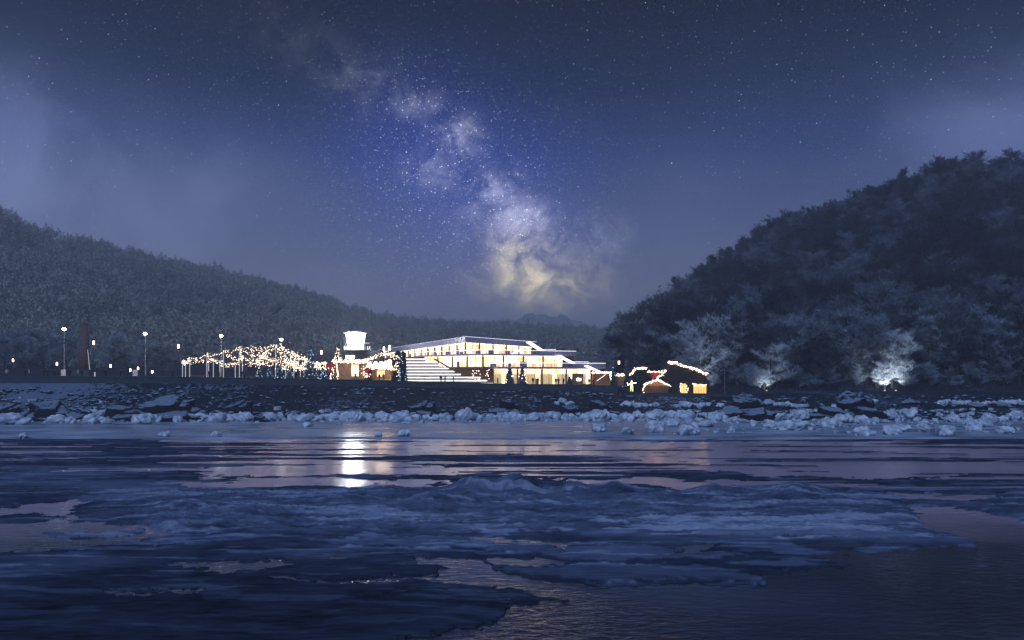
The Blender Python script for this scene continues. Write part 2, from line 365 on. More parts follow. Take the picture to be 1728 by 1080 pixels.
NC, NR = 1500, 760
u1 = np.linspace(-.95, .95, NC); yrow = np.linspace(741, 1500, NR); d1 = F * H / (yrow - HY)
U1, Yg = np.meshgrid(u1, yrow); Dg = F * H / (Yg - HY); Pg = CX + U1 * F; Xg = U1 * Dg
def in_poly_sd(px, py, poly, ky=3.0):
    P_ = np.array(poly, float); n = len(P_); ins = np.zeros(px.shape, bool); dm = np.full(px.shape, 1e9)
    for i in range(n):
        x0, y0 = P_[i]; x1, y1 = P_[(i + 1) % n]
        c_ = ((y0 > py) != (y1 > py)) & (px < (x1 - x0) * (py - y0) / ((y1 - y0) if y1 != y0 else 1e-9) + x0); ins ^= c_
        ex, ey = x1 - x0, (y1 - y0) * ky; wx, wy = px - x0, (py - y0) * ky
        h_ = np.clip((wx * ex + wy * ey) / (ex * ex + ey * ey + 1e-9), 0, 1); dm = np.minimum(dm, np.hypot(wx - ex * h_, wy - ey * h_))
    return np.where(ins, -dm, dm)
wx = (fbm(Xg / 4, Dg / 4, 21, 5) - .5) * 2; wy = (fbm(Xg / 4, Dg / 4, 31, 5) - .5) * 2
fine_x = (fbm(Xg / .8, Dg / .8, 41, 3) - .5) * 2
fine_y = (fbm(Xg / .7, Dg / .7, 47, 4) - .5) * 2
PW = Pg + wx * 60 + fine_x * 26; YW = Yg + wy * 11 + fine_y * np.interp(Yg, [740, 900, 1080], [1.5, 5, 12])
LEADS = [
 [(700, 1600), (680, 1095), (735, 1077), (824, 1058), (861, 1048), (893, 1030), (965, 1018), (1000, 1006), (1010, 990), (1280, 988), (1300, 970), (1450, 958), (1385, 944), (1480, 930), (1640, 925), (1655, 908), (1560, 880), (1540, 857), (1640, 868), (1728, 884), (3200, 880), (3200, 1600)],
 [(683, 938), (780, 946), (830, 958), (900, 980), (1010, 984), (1015, 1002), (975, 1014), (890, 1002), (800, 992), (740, 982), (600, 986), (735, 974), (730, 960)],
 [(750, 903), (860, 905), (962, 917), (945, 925), (870, 915), (790, 910)],
 [(800, 939), (900, 942), (1000, 945), (900, 953), (880, 957), (830, 949)],
 [(1140, 921), (1215, 919), (1185, 927), (1245, 936), (1150, 936), (1165, 929)],
 [(-900, 860), (0, 857), (130, 842), (92, 862), (112, 882), (270, 890), (318, 905), (230, 914), (100, 929), (-900, 930)],
 [(285, 956), (430, 950), (468, 942), (490, 954), (400, 964), (340, 966)],
 [(400, 968), (520, 980), (700, 986), (520, 985)],
 [(175, 999), (340, 996), (250, 1003), (210, 1009)],
 [(330, 792), (560, 789), (770, 790), (760, 803), (560, 802), (360, 804)],
 [(240, 812), (480, 809), (770, 811), (700, 821), (420, 822), (330, 820)],
 [(930, 808), (1250, 812), (1330, 820), (1160, 824), (1000, 819)],
 [(1180, 790), (1500, 795), (1640, 800), (1500, 806), (1280, 802)],
 [(1470, 829), (1690, 835), (1600, 843), (1540, 838)],
 [(1230, 1003), (1500, 1000), (1300, 1006)],
]
sdw = np.full(Pg.shape, 1e3)
for q in LEADS: sdw = np.minimum(sdw, in_poly_sd(PW, YW, q))
# islands inside the left lead
for q in [[(-200, 872), (85, 868), (90, 882), (-200, 884)], [(80, 901), (200, 894), (285, 897), (190, 907), (90, 906)]]:
    sdw = np.maximum(sdw, -in_poly_sd(PW, YW, q))
# far band: long thin leads
n2 = .75 * fbm(Xg / 20, Dg / 2.3, 51, 5) + .25 * fbm(Xg / 7, Dg / 1.2, 57, 4); n3 = fbm(Xg / 90, Dg / 14, 61, 2)
share = np.interp(Pg, [-500, 200, 420, 700, 1000, 1700, 2600], [.40, .44, .47, .515, .515, .49, .46])
bandw = ss(737, 743, Yg) * (1 - ss(792, 812, Yg)) + .55 * ss(806, 812, Yg) * (1 - ss(818, 826, Yg)) * ss(900, 1000, Pg)
n2w = (share + (n3 - .5) * .22 - n2)
sdn = np.where(bandw > .02, -n2w * 260 + (1 - bandw) * 40, 1e3)
n4 = fbm(Xg / 9, Dg / 2.6, 71, 4); sp4 = (.70 - n4) * 260 - 12     # a few stray puddles elsewhere
mid_ = ss(905, 915, Yg) * (1 - ss(1000, 1030, Yg))
ck = np.abs(fbm(Xg / 13 + 3, Dg / 3.2, 111, 5) - .5); gate = ss(.46, .60, fbm(Xg / 20, Dg / 8, 115, 2)); ckm = ss(895, 905, Yg) * (1 - ss(1060, 1090, Yg)); sdn = np.minimum(sdn, np.where(ckm * gate > .2, (ck - .010 * gate) * 900, 1e3))
sdn = np.minimum(sdn, np.where(mid_ > .1, (.70 - n4) * 260 + (1 - mid_) * 60, 1e3))
sd = np.minimum(sdw, sdn)
plate = ss(-.5, 4.5, sd)
und = (fbm(Xg / 6, Dg / 3, 81, 4) - .5)
rough = 1 - np.abs(fbm(Xg / 3.2 + und * 2, Dg / 1.6, 91, 4) * 2 - 1)      # ridged
rm = rm0 = ss(818, 832, Yg) * (1 - ss(888, 912, Yg)) * ss(60, 330, Pg) * (1 - .55 * ss(1380, 1560, Pg))
fr_ = 1 - np.abs(fbm(Xg / 1.1, Dg / .7, 93, 3) * 2 - 1)
hh = .04 + und * .03 + rough * .03 + rm0 * (fr_ ** 3) * .14
hh = hh + rm * (rough ** 2 * .18 + np.clip(fbm(Xg / 11, Dg / 5, 95, 3) - .35, 0, 1) * .4)
for (pp_, am, wd, yy) in [(795, 1.15, 34, 838), (872, 1.2, 40, 836), (960, .65, 36, 834), (1040, .55, 26, 832), (1200, .4, 40, 834), (1340, .45, 30, 834), (650, .4, 60, 836), (300, .45, 50, 866), (420, .4, 60, 872), (560, .3, 50, 850), (730, .6, 40, 850), (1100, .35, 60, 850)]:
    k = np.exp(-((Pg - pp_) / wd) ** 2 - ((Yg - yy) / 9) ** 2); hh = hh + am * k * (.55 + .6 * rough)
# long snow drifts on the nearer floes
dr = ss(.5, .75, fbm(Xg / 14, Dg / 4.5, 97, 4))
hb_ = .04 + und * .03
hh = hb_ + (hh - hb_) * ss(0, 34, sd)
hh = hh + dr * .04 * ss(895, 910, Yg)
for q in [[(520, 910), (760, 905), (1180, 928), (1280, 945), (1050, 950), (760, 925), (560, 922)], [(830, 962), (1010, 952), (1220, 962), (1300, 975), (1280, 985), (1000, 982), (900, 974)], [(1140, 898), (1500, 895), (1640, 904), (1500, 914), (1200, 908)]]:
    k = ss(2, -10, in_poly_sd(PW, YW, q)); hh = hh + .10 * k * plate; dr = np.maximum(dr, k)
zi = np.where(plate > .001, -.06 + plate * (hh + .06), -.06)
stk = ss(.54, .68, fbm(Xg / 5 + wx, Dg / .75 + wy * 1.5, 99, 4)); stk2 = ss(.55, .66, fbm(Xg / 1.3 + wy, Dg / .45, 101, 4))
snow = np.clip(.26 + .38 * dr + .12 * rm + (rough - .6) * .5 * rm + .42 * stk + .2 * stk2 * rm + (fbm(Xg / 1.6, Dg / 1.2, 103, 4) - .5) * .4, 0, 1)
snow = snow * np.interp(Yg, [740, 800, 900, 960, 1020, 1080, 1500], [.50, .62, .85, .62, .34, .20, .10])  # near rows darkened: vignette shading put into the snow tone
snow = np.clip(snow * (.75 + .25 * ss(-3, 25, sd)), 0, 1)
m = mat('river_ice', (.2, .3, .4), .5, spec=0.0); t = NT(m.node_tree); b = m.node_tree.nodes['Principled BSDF']
at = t.n('ShaderNodeAttribute', attribute_name='snow'); g = t.n('ShaderNodeNewGeometry')
mp = t.n('ShaderNodeMapping'); t.l(g.outputs['Position'], mp.inputs[0]); mp.inputs['Scale'].default_value = (.5, 1.6, 1)
nz = t.noise(mp.outputs[0], 1.6, 5, .65)
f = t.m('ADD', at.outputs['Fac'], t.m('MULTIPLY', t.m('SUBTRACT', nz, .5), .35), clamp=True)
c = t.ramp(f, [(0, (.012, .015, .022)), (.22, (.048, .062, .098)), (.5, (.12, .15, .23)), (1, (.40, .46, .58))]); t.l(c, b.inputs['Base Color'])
t.put(b.inputs['Roughness'], t.m('MULTIPLY_ADD', f, .25, .62))
bp = t.n('ShaderNodeBump'); bp.inputs['Strength'].default_value = .35; bp.inputs['Distance'].default_value = .12; t.l(nz, bp.inputs['Height']); t.l(bp.outputs[0], b.inputs['Normal'])
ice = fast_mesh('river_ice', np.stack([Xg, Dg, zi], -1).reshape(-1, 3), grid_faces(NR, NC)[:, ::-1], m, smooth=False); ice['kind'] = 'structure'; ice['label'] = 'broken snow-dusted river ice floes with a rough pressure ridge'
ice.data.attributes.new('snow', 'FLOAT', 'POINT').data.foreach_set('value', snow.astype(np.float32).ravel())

# smooth shore ice
yr = np.linspace(700, 741, 90); UU, YY2 = np.meshgrid(np.linspace(-.95, .95, 700), yr); DD = F * H / (YY2 - HY); XX = UU * DD
zs = .22 + (fbm(XX / 9, DD / 6, 3, 3) - .5) * .10; zs = zs - .5 * (YY2 > 740.4)
m = mat('shore_ice', (.3, .4, .5), .22, spec=.5); t = NT(m.node_tree); b = m.node_tree.nodes['Principled BSDF']
g = t.n('ShaderNodeNewGeometry'); mp = t.n('ShaderNodeMapping'); t.l(g.outputs['Position'], mp.inputs[0]); mp.inputs['Scale'].default_value = (.25, .8, 1)
nz = t.sstep(t.noise(mp.outputs[0], .32, 4), .36, .66)
t.l(t.ramp(nz, [(0, (.13, .17, .23)), (1, (.36, .44, .55))]), b.inputs['Base Color']); t.put(b.inputs['Roughness'], t.m('MULTIPLY_ADD', nz, .35, .26))
sh = fast_mesh('shore_ice', np.stack([XX, DD, zs], -1).reshape(-1, 3), grid_faces(90, 700)[:, ::-1], m, smooth=True); sh['kind'] = 'structure'; sh['label'] = 'smooth pale blue shelf of ice along the shore'

# ---------------------------------------------------------------- shore stones, boulders and ice lumps
rng = random.Random(7); nr = np.random.default_rng(7)
def tz(px, d): return float(terrain(np.array([float(px)]), np.array([float(d)]))[0])
def lump(seed, sub=2, flat=1.0, amp=.28, fq=1.6):
    v, f = ICO[sub]; v = v.copy()
    n_ = (fbm(v[:, 0] * fq + seed * 3.1 + v[:, 2], v[:, 1] * fq - seed * 1.7 + v[:, 2] * .7, seed, 4) - .5) * 2
    v = v * (1 + amp * n_)[:, None]; v[:, 2] *= flat; return v, np.array(f)
def slab(seed):
    v, f = ICO[3]; r = random.Random(seed); v = v.copy()
    n_ = (fbm(v[:, 0] * 1.3 + seed * 5 + v[:, 2] * .6, v[:, 1] * 1.3 - seed * 3 + v[:, 2], seed, 4) - .5) * 2
    v = v * (1 + .55 * n_)[:, None]; v[:, 1] *= .75; v[:, 2] *= .85
    cut = .20 + r.uniform(-.25, .25) * v[:, 0] + r.uniform(.14, .3) * v[:, 1] + (fbm(v[:, 0] * 3, v[:, 1] * 3, seed + 9, 3) - .5) * .22
    v[:, 2] = np.minimum(v[:, 2], cut); step_ = np.where(v[:, 0] > r.uniform(.2, .6), .16, 0); v[:, 2] -= step_
    return v, f
def reg(px):
    for lim, nm in ((120, 'at the far left'), (260, 'below the brick chimney'), (420, 'below the lit pergola posts'), (560, 'below the bluish Christmas tree'), (700, 'below the control tower'),
                    (830, 'below the white bleachers'), (940, 'below the paired Christmas trees'), (1050, 'below the wooden stall with lamps'), (1210, 'below the fir-clad huts'), (1330, 'just right of the flagpole'), (1470, 'between flagpole and brightest tree'), (1600, 'below the brightest frosted tree')):
        if px < lim: return nm
    return 'at the far right'
# ice lumps: first the mesh data, then copies
lumps = []
for k in range(6):
    v, f = lump(k + 3, 3, .74, .62, 2.3); me = bpy.data.meshes.new('ice_lump'); me.from_pydata([tuple(x) for x in v], [], [tuple(x) for x in f]); me.materials.append(M['snow_ball'])
    me.polygons.foreach_set('use_smooth', [True] * len(f)); lumps.append(me)
def place_lump(px, y, rpx, wide=1.15):
    # y is the photo row of its foot
    d = F * H / (y - HY) if y > 712 else None
    if d is None or d > 171:
        # walk up the bank until the ground projects to that row
        best = 173; 
        for q in np.arange(172, edge_d(px) - 1.0, .8):
            if HY + (H - tz(px, q)) / q * F >= y: best = q
        d = best
    z0 = tz(px, d) if d > 171 else .2
    r = rpx / F * d * .98
    o = bpy.data.objects.new('ice_lump', rng.choice(lumps)); COL.objects.link(o)
    o.location = (X(px, d), d, max(z0, .12) + r * .42); o.scale = (r * wide * rng.uniform(.9, 1.2), r * rng.uniform(.9, 1.2), r * rng.uniform(.85, 1.1)); o.rotation_euler = (rng.uniform(-.2, .2), rng.uniform(-.2, .2), rng.uniform(0, 6.28))
    sz = 'large' if rpx > 13 else 'medium' if rpx > 8.5 else 'small'
    w2 = 'out on the smooth ice' if y > 719 else 'at the water line' if y > 700 else 'up the bank'
    tag(o, f'{sz} white ice lump {w2}, {reg(px)}', 'ice lump', 'rounded ice lumps along the shore')
big = [(25, 718, 17), (98, 716, 13), (120, 716, 9), (158, 716, 15), (180, 717, 8), (238, 717, 15), (262, 714, 11), (284, 712, 9), (300, 714, 8), (318, 712, 10), (335, 708, 11), (365, 715, 15), (395, 712, 12), (412, 713, 14), (438, 711, 9), (455, 712, 13), (470, 706, 8), (492, 713, 9), (512, 714, 13), (540, 711, 10), (560, 710, 12), (585, 711, 13), (602, 712, 14), (622, 708, 11),
       (645, 711, 14), (668, 712, 13), (684, 713, 12), (702, 708, 9), (735, 711, 9), (752, 711, 11), (785, 711, 16), (812, 710, 9), (828, 708, 9), (850, 708, 11), (866, 709, 11), (882, 712, 10), (898, 710, 13), (915, 708, 10), (935, 709, 13), (957, 709, 11), (992, 708, 12), (1013, 709, 16), (1035, 708, 9), (1057, 711, 13), (1076, 702, 8), (1098, 707, 11), (1115, 706, 13), (1135, 707, 13), (1155, 707, 16), (1178, 702, 8), (1185, 706, 9), (1208, 707, 14),
       (1013, 731, 14), (1058, 734, 10), (1105, 731, 15), (1162, 737, 16), (1136, 722, 9), (1170, 724, 8), (1192, 722, 11), (1303, 724, 11), (1325, 727, 14), (1350, 725, 12), (1315, 706, 11), (1335, 707, 10), (1352, 706, 13), (1398, 724, 14), (1412, 723, 9), (1425, 715, 13), (1455, 717, 12), (1457, 737, 13), (1475, 716, 9), (1500, 703, 12), (1530, 703, 13), (1505, 735, 13), (1520, 730, 12), (1560, 730, 11), (1595, 738, 15), (1608, 714, 11), (1643, 729, 14), (1660, 722, 12), (1670, 716, 13), (1698, 734, 11), (1712, 706, 12),
       (40, 741, 7), (278, 739, 8), (365, 739, 8), (520, 722, 7), (683, 738, 9), (640, 738, 6)]
for a in big: place_lump(*a)
for k in range(150):
    px = rng.uniform(-20, 1740); big_r = px > 1320
    y = rng.uniform(700, 722) if big_r else rng.gauss(708, 3.2)
    place_lump(px, min(max(y, 699), 738), rng.uniform(2.5, 8))
for (a, bb, y) in [(1055, 1115, 686), (1140, 1195, 685), (1215, 1222, 684), (1270, 1300, 681), (1310, 1330, 684), (1340, 1365, 685), (1400, 1415, 690), (1465, 1480, 680), (1590, 1700, 682), (1700, 1740, 681), (940, 965, 682), (150, 175, 695)]:
    x_ = a
    while x_ < bb: place_lump(x_, y + rng.uniform(-2, 2), rng.uniform(4.5, 7.5)); x_ += rng.uniform(8, 13)
# boulders
slabs = []
for k in range(7):
    v, f = slab(k); me = bpy.data.meshes.new('boulder'); me.from_pydata([tuple(x) for x in v], [], f); me.materials.append(M['rock']); slabs.append(me)
for i, (px, y, wpx, hpx) in enumerate([(15, 697, 38, 16), (80, 699, 58, 24), (40, 718, 46, 18), (132, 710, 40, 14), (205, 702, 52, 18), (215, 712, 40, 14), (285, 695, 78, 27), (300, 711, 82, 18), (250, 705, 44, 14), (405, 692, 40, 18), (330, 697, 34, 12),
        (440, 716, 24, 14), (497, 706, 26, 12), (505, 713, 20, 10), (570, 704, 30, 10), (600, 701, 30, 10), (716, 692, 36, 16), (722, 704, 34, 12), (858, 690, 34, 18), (846, 698, 40, 10), (872, 701, 22, 10), (964, 696, 24, 14), (1012, 690, 36, 14), (1000, 704, 26, 12), (1042, 703, 26, 10), (1176, 703, 34, 12),
        (1262, 691, 46, 26), (1240, 704, 50, 18), (1280, 706, 52, 18), (1192, 708, 28, 10), (1442, 690, 52, 30), (1415, 704, 56, 20), (1470, 706, 62, 20), (1385, 705, 34, 8), (1538, 681, 30, 8), (1650, 689, 30, 9), (1690, 687, 30, 8), (62, 708, 34, 10), (150, 700, 26, 10), (690, 712, 22, 9), (540, 706, 30, 8), (1110, 700, 28, 8), (930, 703, 22, 9)]):
    best = 173
    for q in np.arange(170, edge_d(px) - 1, .6):
        if HY + (H - tz(px, q)) / q * F >= y: best = q
    d = best; o = bpy.data.objects.new('boulder', slabs[i % 7]); COL.objects.link(o)
    w_, h_ = wpx / F * d / 2 * 1.08, hpx / F * d * 1.25
    o.location = (X(px, d), d, max(tz(px, d), 0) + h_ * .42); o.scale = (w_, w_ * .9, h_ * 1.05); o.rotation_euler = (0, 0, rng.uniform(-.5, .5))
    sz = 'huge' if wpx > 54 else 'large' if wpx > 37 else 'small'; up_ = 'upper' if y < 698 else 'lower'
    tag(o, f'{sz} flat-topped snowy dark boulder, {up_} one {reg(px)}', 'boulder', 'dark boulders among the ice lumps')
# broken ice rubble between the lumps: uncountable
V_, F_ = [], []; nb_ = 0
for k in range(1300):
    px = rng.uniform(-120, 1850); y = rng.gauss(709, 3.4) if px < 1180 or rng.random() < .45 else rng.uniform(699, 733)
    y = min(max(y, 703), 735); d_ = F * H / (y - HY) if y > 712 else 173 + (712 - y) * .9; r = d_ / F * (1.2 + 4.2 * rng.random() ** 2.5)
    v = nr.uniform(-1, 1, (8, 3)) * .35 + np.array([(x, y_, z_) for x in (-1, 1) for y_ in (-1, 1) for z_ in (-1, 1)]) * .75
    f = np.array([(0, 1, 3), (0, 3, 2), (4, 6, 7), (4, 7, 5), (0, 4, 5), (0, 5, 1), (2, 3, 7), (2, 7, 6), (0, 2, 6), (0, 6, 4), (1, 5, 7), (1, 7, 3)]); a = rng.uniform(0, 6.28); ca, sa = math.cos(a), math.sin(a)
    v = v * r * np.array((1.25, 1, rng.uniform(.4, .95))); z0 = max(tz(px, d_) if d_ > 172 else .2, .2)
    V_.append(np.stack([v[:, 0] * ca - v[:, 1] * sa + X(px, d_), v[:, 0] * sa + v[:, 1] * ca + d_, v[:, 2] + z0 + r * .35], 1)); F_.append(f + nb_); nb_ += 8
o = fast_mesh('ice_rubble', np.concatenate(V_), np.concatenate(F_), M['snow_ball']); tag(o, 'broken pale ice rubble piled between the ice lumps along the shore', 'ice rubble', kind='stuff')
# small bank stones: one uncountable mass
V_, F_ = [], []; nb_ = 0
protos = [lump(20 + k, 1, .6, .5, 1.5) for k in range(5)]
NS = 7000
sp_ = nr.uniform(-150, 1900, NS); tt = nr.uniform(0, 1, NS) ** .9; ed = edge_d(sp_); sd_ = 173 + tt * (ed - 174.5); szs = terrain(sp_, sd_)
den = fbm(sp_ / 130, tt * 4, 77, 3)
for k in range(NS):
    if den[k] < .40 + .25 * (sp_[k] > 330) - .25 * (tt[k] < .3) and rng.random() < .8: continue
    v, f = protos[k % 5]; r = (.12 + .55 * rng.random() ** 3) * (1.25 if tt[k] < .35 else 1); a = rng.uniform(0, 6.28); ca, sa = math.cos(a), math.sin(a)
    vv = v * r * np.array((1.3, 1, .8)); vv = np.stack([vv[:, 0] * ca - vv[:, 1] * sa + X(sp_[k], sd_[k]), vv[:, 0] * sa + vv[:, 1] * ca + sd_[k], vv[:, 2] + szs[k] + r * .1], 1)
    V_.append(vv); F_.append(f + nb_); nb_ += len(v)
o = fast_mesh('bank_stones', np.concatenate(V_), np.concatenate(F_), M['stone']); tag(o, 'small snow-dusted stones strewn over the river bank', 'stones', kind='stuff')

# ---------------------------------------------------------------- trees
def segs_tree(seed, h, spread, levels=3, trunk_r=.22, droop=0.0):
    r = random.Random(seed); out = []
    def grow(p, d, L, rad_, lv):
        n = 2 if lv else 4; q = p
        for i in range(n):
            d = (d + Vector((r.uniform(-1, 1), r.uniform(-1, 1), r.uniform(-.5, .8))) * (.10 if lv == 0 else .2)).normalized()
            q2 = q + d * (L / n); r1 = rad_ * (1 - .7 * (i + 1) / n); out.append((q, q2, rad_ * (1 - .7 * i / n), r1, lv))
            if lv < levels:
                kids = {0: (2 if i == 0 else 4), 1: 3, 2: 3}.get(lv, 2)
                for _ in range(kids):
                    a = r.uniform(0, 6.28); sprd = spread * (1.0 if lv else 1.1)
                    side = Vector((math.cos(a), math.sin(a), 0)); nd = (d * (1 - sprd * .55) + side * sprd + Vector((0, 0, .12 - droop))).normalized()
                    grow(q + (q2 - q) * r.uniform(.4 if (lv or i) else .25, 1), nd, L * r.uniform(.45, .66) * (1 if lv else (1.0 - .13 * i)), r1 * .6 + .01, lv + 1)
            q = q2
    grow(Vector((0, 0, 0)), Vector((r.uniform(-.06, .06), r.uniform(-.06, .06), 1)).normalized(), h * .78, trunk_r, 0)
    return out
def twig_arrays(segs, n, L, wd, rg, minlv=2, up=.3):
    ss_ = [s for s in segs if s[4] >= minlv]; A = np.array([s[0] for s in ss_]); B = np.array([s[1] for s in ss_])
    i = rg.integers(0, len(A), n); tt = rg.uniform(0, 1.15, (n, 1)); p = A[i] + (B[i] - A[i]) * tt
    dr_ = (B - A)[i]; dr_ /= np.linalg.norm(dr_, axis=1, keepdims=True); dr_ = dr_ * .7 + rg.normal(0, .62, (n, 3)) + np.array((0, 0, up)); dr_ /= np.linalg.norm(dr_, axis=1, keepdims=True)
    ll = rg.uniform(.5, 1.3, (n, 1)) * L; p = p + rg.normal(0, .18, (n, 3)) * L
    s_ = np.cross(dr_, rg.normal(0, 1, (n, 3))); s_ /= np.linalg.norm(s_, axis=1, keepdims=True); s_ = s_ * wd * rg.uniform(.6, 1.3, (n, 1)) / 2
    v = np.stack([p - s_, p + s_, p + dr_ * ll], 1).reshape(-1, 3); return v, np.arange(n * 3).reshape(-1, 3)
def tree_mesh(segs, lv0, lv1, sides=4):
    mb = MB()
    for a, b_, r0, r1, lv in segs:
        if lv0 <= lv <= lv1: mb.tube(a, b_, max(r0, .02), max(r1, .015), sides if lv < 2 else 3, caps=False)
    return mb
def as_mesh(v, f, mt, name):
    me = bpy.data.meshes.new(name); me.vertices.add(len(v)); me.vertices.foreach_set('co', np.asarray(v, np.float32).ravel())
    me.loops.add(f.size); me.loops.foreach_set('vertex_index', f.astype(np.int32).ravel()); me.polygons.add(len(f)); me.polygons.foreach_set('loop_start', np.arange(0, f.size, 3, dtype=np.int32))
    me.update(calc_edges=True); me.materials.append(mt); return me
def tri_faces(mb):
    out = []
    for f in mb.f:
        for k in range(1, len(f) - 1): out.append((f[0], f[k], f[k + 1]))
    return np.array(out)
def tree_kind(seed, h, spread, n, L, wd, mcrown, mtrunk, levels=3, tr=.22, minlv=2):
    sg = segs_tree(seed, h, spread, levels, tr); rg = np.random.default_rng(seed)
    tm = tree_mesh(sg, 0, 1); cm = tree_mesh(sg, 2, 9, 3); v1, f1 = np.concatenate(cm.v), tri_faces(cm); v2, f2 = twig_arrays(sg, n, L, wd, rg, minlv)
    v3 = np.concatenate(tm.v); f3 = tri_faces(tm)
    return as_mesh(v3, f3, mtrunk, 'trunk'), as_mesh(np.concatenate([v1, v2]), np.concatenate([f1, f2 + len(v1)]), mcrown, 'crown')
hill_kinds = [tree_kind(100 + k, 10.5 + (k % 3) * 1.3, .8 + .12 * (k % 2), 5200, .85, .10, M[('hill_twigs', 'hill_twigs_dark', 'hill_twigs_pale')[k % 3]], M['bark']) for k in range(6)]
def put_tree(kind, px, d, sc, label, group, name='bare_tree', rz=None, cat='tree', z=None):
    z = tz(px, d) - .15 if z is None else z
    o = bpy.data.objects.new(name, None); COL.objects.link(o); o.location = (X(px, d), d, z); o.scale = (sc, sc, sc); o.rotation_euler = (0, 0, rng.uniform(0, 6.28) if rz is None else rz)
    for nm, me in (('trunk', kind[0]), ('crown', kind[1])):
        c_ = bpy.data.objects.new(nm, me); COL.objects.link(c_); c_.parent = o
    return tag(o, label, cat, group)
# right hillside
cand = []
step = 9.2
for iy in range(int(238 / step), int(470 / step)):
    for ix in range(int(20 / step), int(330 / step)):
        x_ = (ix + rng.uniform(-.42, .42)) * step; d = (iy + rng.uniform(-.42, .42)) * step; px = CX + x_ / d * F
        if d < 238 or px < 1025 or px > 1960: continue
        if d > RD(px) + 16: continue
        if np.interp(px, RH[:, 0], RH[:, 1]) > 600 : continue
        cand.append((px, d))
cand.sort(key=lambda q: (q[0] > 1740) * 1000 + q[1])
ind, rest = cand[:270], cand[270:]
def hill_band(px): return ('above the gabled cabin' if px < 1120 else 'above the large fir-clad hut' if px < 1190 else 'above the flagpole' if px < 1250 else 'behind the small floodlit tree' if px < 1350 else 'left of the brightest tree' if px < 1450 else 'behind the brightest floodlit tree' if px < 1560 else 'right of the brightest tree' if px < 1650 else 'at the right edge')
for i, (px, d) in enumerate(ind):
    hb = 'foot' if d < 262 else 'lower slope' if d < 295 else 'middle slope' if d < 340 else 'upper slope'; tone = ('grey', 'dark', 'pale')[i % 3]
    q_ = rng.uniform(.85, 1.2); wd_ = 'slim' if q_ < .97 else 'medium' if q_ < 1.09 else 'broad'
    put_tree(hill_kinds[i % 6], px, d, q_ * (.68 if px < 1075 else .85 if px < 1130 else 1) * (1.6 if d < 262 else 1.35 if d < 300 else 1.15), f'{tone} {wd_} bare tree on the right hill\'s {hb}, {hill_band(px)}', 'bare trees covering the right hillside')
# far part of the right hill: one mass
def merged_forest(pts, protos, name, mt, label, smin, smax, zoff=-.3):
    V_, F_ = [], []; nb_ = 0
    pxa = np.array([p[0] for p in pts]); da = np.array([p[1] for p in pts]); za = terrain(pxa, da)
    for k in range(len(pts)):
        v, f = protos[k % len(protos)]; s_ = rng.uniform(smin, smax); a = rng.uniform(0, 6.28); ca, sa = math.cos(a) * s_, math.sin(a) * s_
        V_.append(np.stack([v[:, 0] * ca - v[:, 1] * sa + X(pxa[k], da[k]), v[:, 0] * sa + v[:, 1] * ca + da[k], v[:, 2] * s_ * rng.uniform(.85, 1.2) + za[k] + zoff], 1)); F_.append(f + nb_); nb_ += len(v)
    o = fast_mesh(name, np.concatenate(V_), np.concatenate(F_), mt); return tag(o, label, 'forest', kind='stuff')
pr = []
for k in range(5):
    sg = segs_tree(200 + k, 9.5, .8, 2, .25); v, f = twig_arrays(sg, 1500, 1.1, .17, np.random.default_rng(k), 1); pr.append((v, f))
merged_forest(rest, pr, 'hillside_forest', M['hill_twigs'], 'dense dark winter forest on the upper right hillside', .85, 1.35)
# left hills: far mass
pts = []
for k in range(5200):
    px = rng.uniform(-350, 1120); tl = rng.uniform(0, 1) ** .8; d = 345 + tl * (LD(px) - 345) * 1.01
    pts.append((px, d))
pr2 = []
for k in range(6):
    rg = np.random.default_rng(300 + k); n = 230; q = rg.normal(0, 1, (n, 3)); q /= np.linalg.norm(q, axis=1, keepdims=True); rr = rg.uniform(.55, 1, (n, 1)) ** .6
    lob = 1 + .3 * np.sin(q[:, :1] * 4 + k) * np.cos(q[:, 1:2] * 3 - k); wd_ = 2.5 + .5 * (k % 3); ht = 4.2 + .6 * (k % 2)
    p = q * rr * lob * np.array((wd_, wd_, ht)) + np.array((0, 0, ht * 1.15)); p[:, :2] *= (1.25 - p[:, 2:3] / (ht * 2.6)) if k == 1 else 1
    e1 = rg.normal(0, 1, (n, 3)) * .55; e2 = rg.normal(0, 1, (n, 3)) * .55
    pr2.append((np.stack([p, p + e1, p + e2], 1).reshape(-1, 3), np.arange(n * 3).reshape(-1, 3)))
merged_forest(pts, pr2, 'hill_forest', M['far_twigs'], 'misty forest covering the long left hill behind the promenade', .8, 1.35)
# distant hill beyond the valley
mb = MB(); ys = [(-200, 600), (700, 585), (820, 556), (860, 542), (900, 528), (925, 534), (950, 532), (985, 546), (1040, 560), (1150, 575), (1500, 600)]
dq = 2300
for (a, ya), (bb, yb) in zip(ys[:-1], ys[1:]):
    for k in range(8):
        p0, p1 = a + (bb - a) * k / 8, a + (bb - a) * (k + 1) / 8; z0 = Z(ya + (yb - ya) * k / 8 + 2 * math.sin(p0 * .21) + 1.5 * math.sin(p0 * .53), dq); z1 = Z(ya + (yb - ya) * (k + 1) / 8 + 2 * math.sin(p1 * .21) + 1.5 * math.sin(p1 * .53), dq)
        mb.quad((X(p0, dq), dq - 500, 0), (X(p1, dq), dq - 500, 0), (X(p1, dq), dq, z1), (X(p0, dq), dq, z0))
        mb.quad((X(p0, dq), dq, z0), (X(p1, dq), dq, z1), (X(p1, dq), dq + 400, 0), (X(p0, dq), dq + 400, 0))
hl = mb.build('hills', M['far_twigs'], smooth=True); hl['kind'] = 'structure'; hl['label'] = 'faint blue hill far beyond the valley'

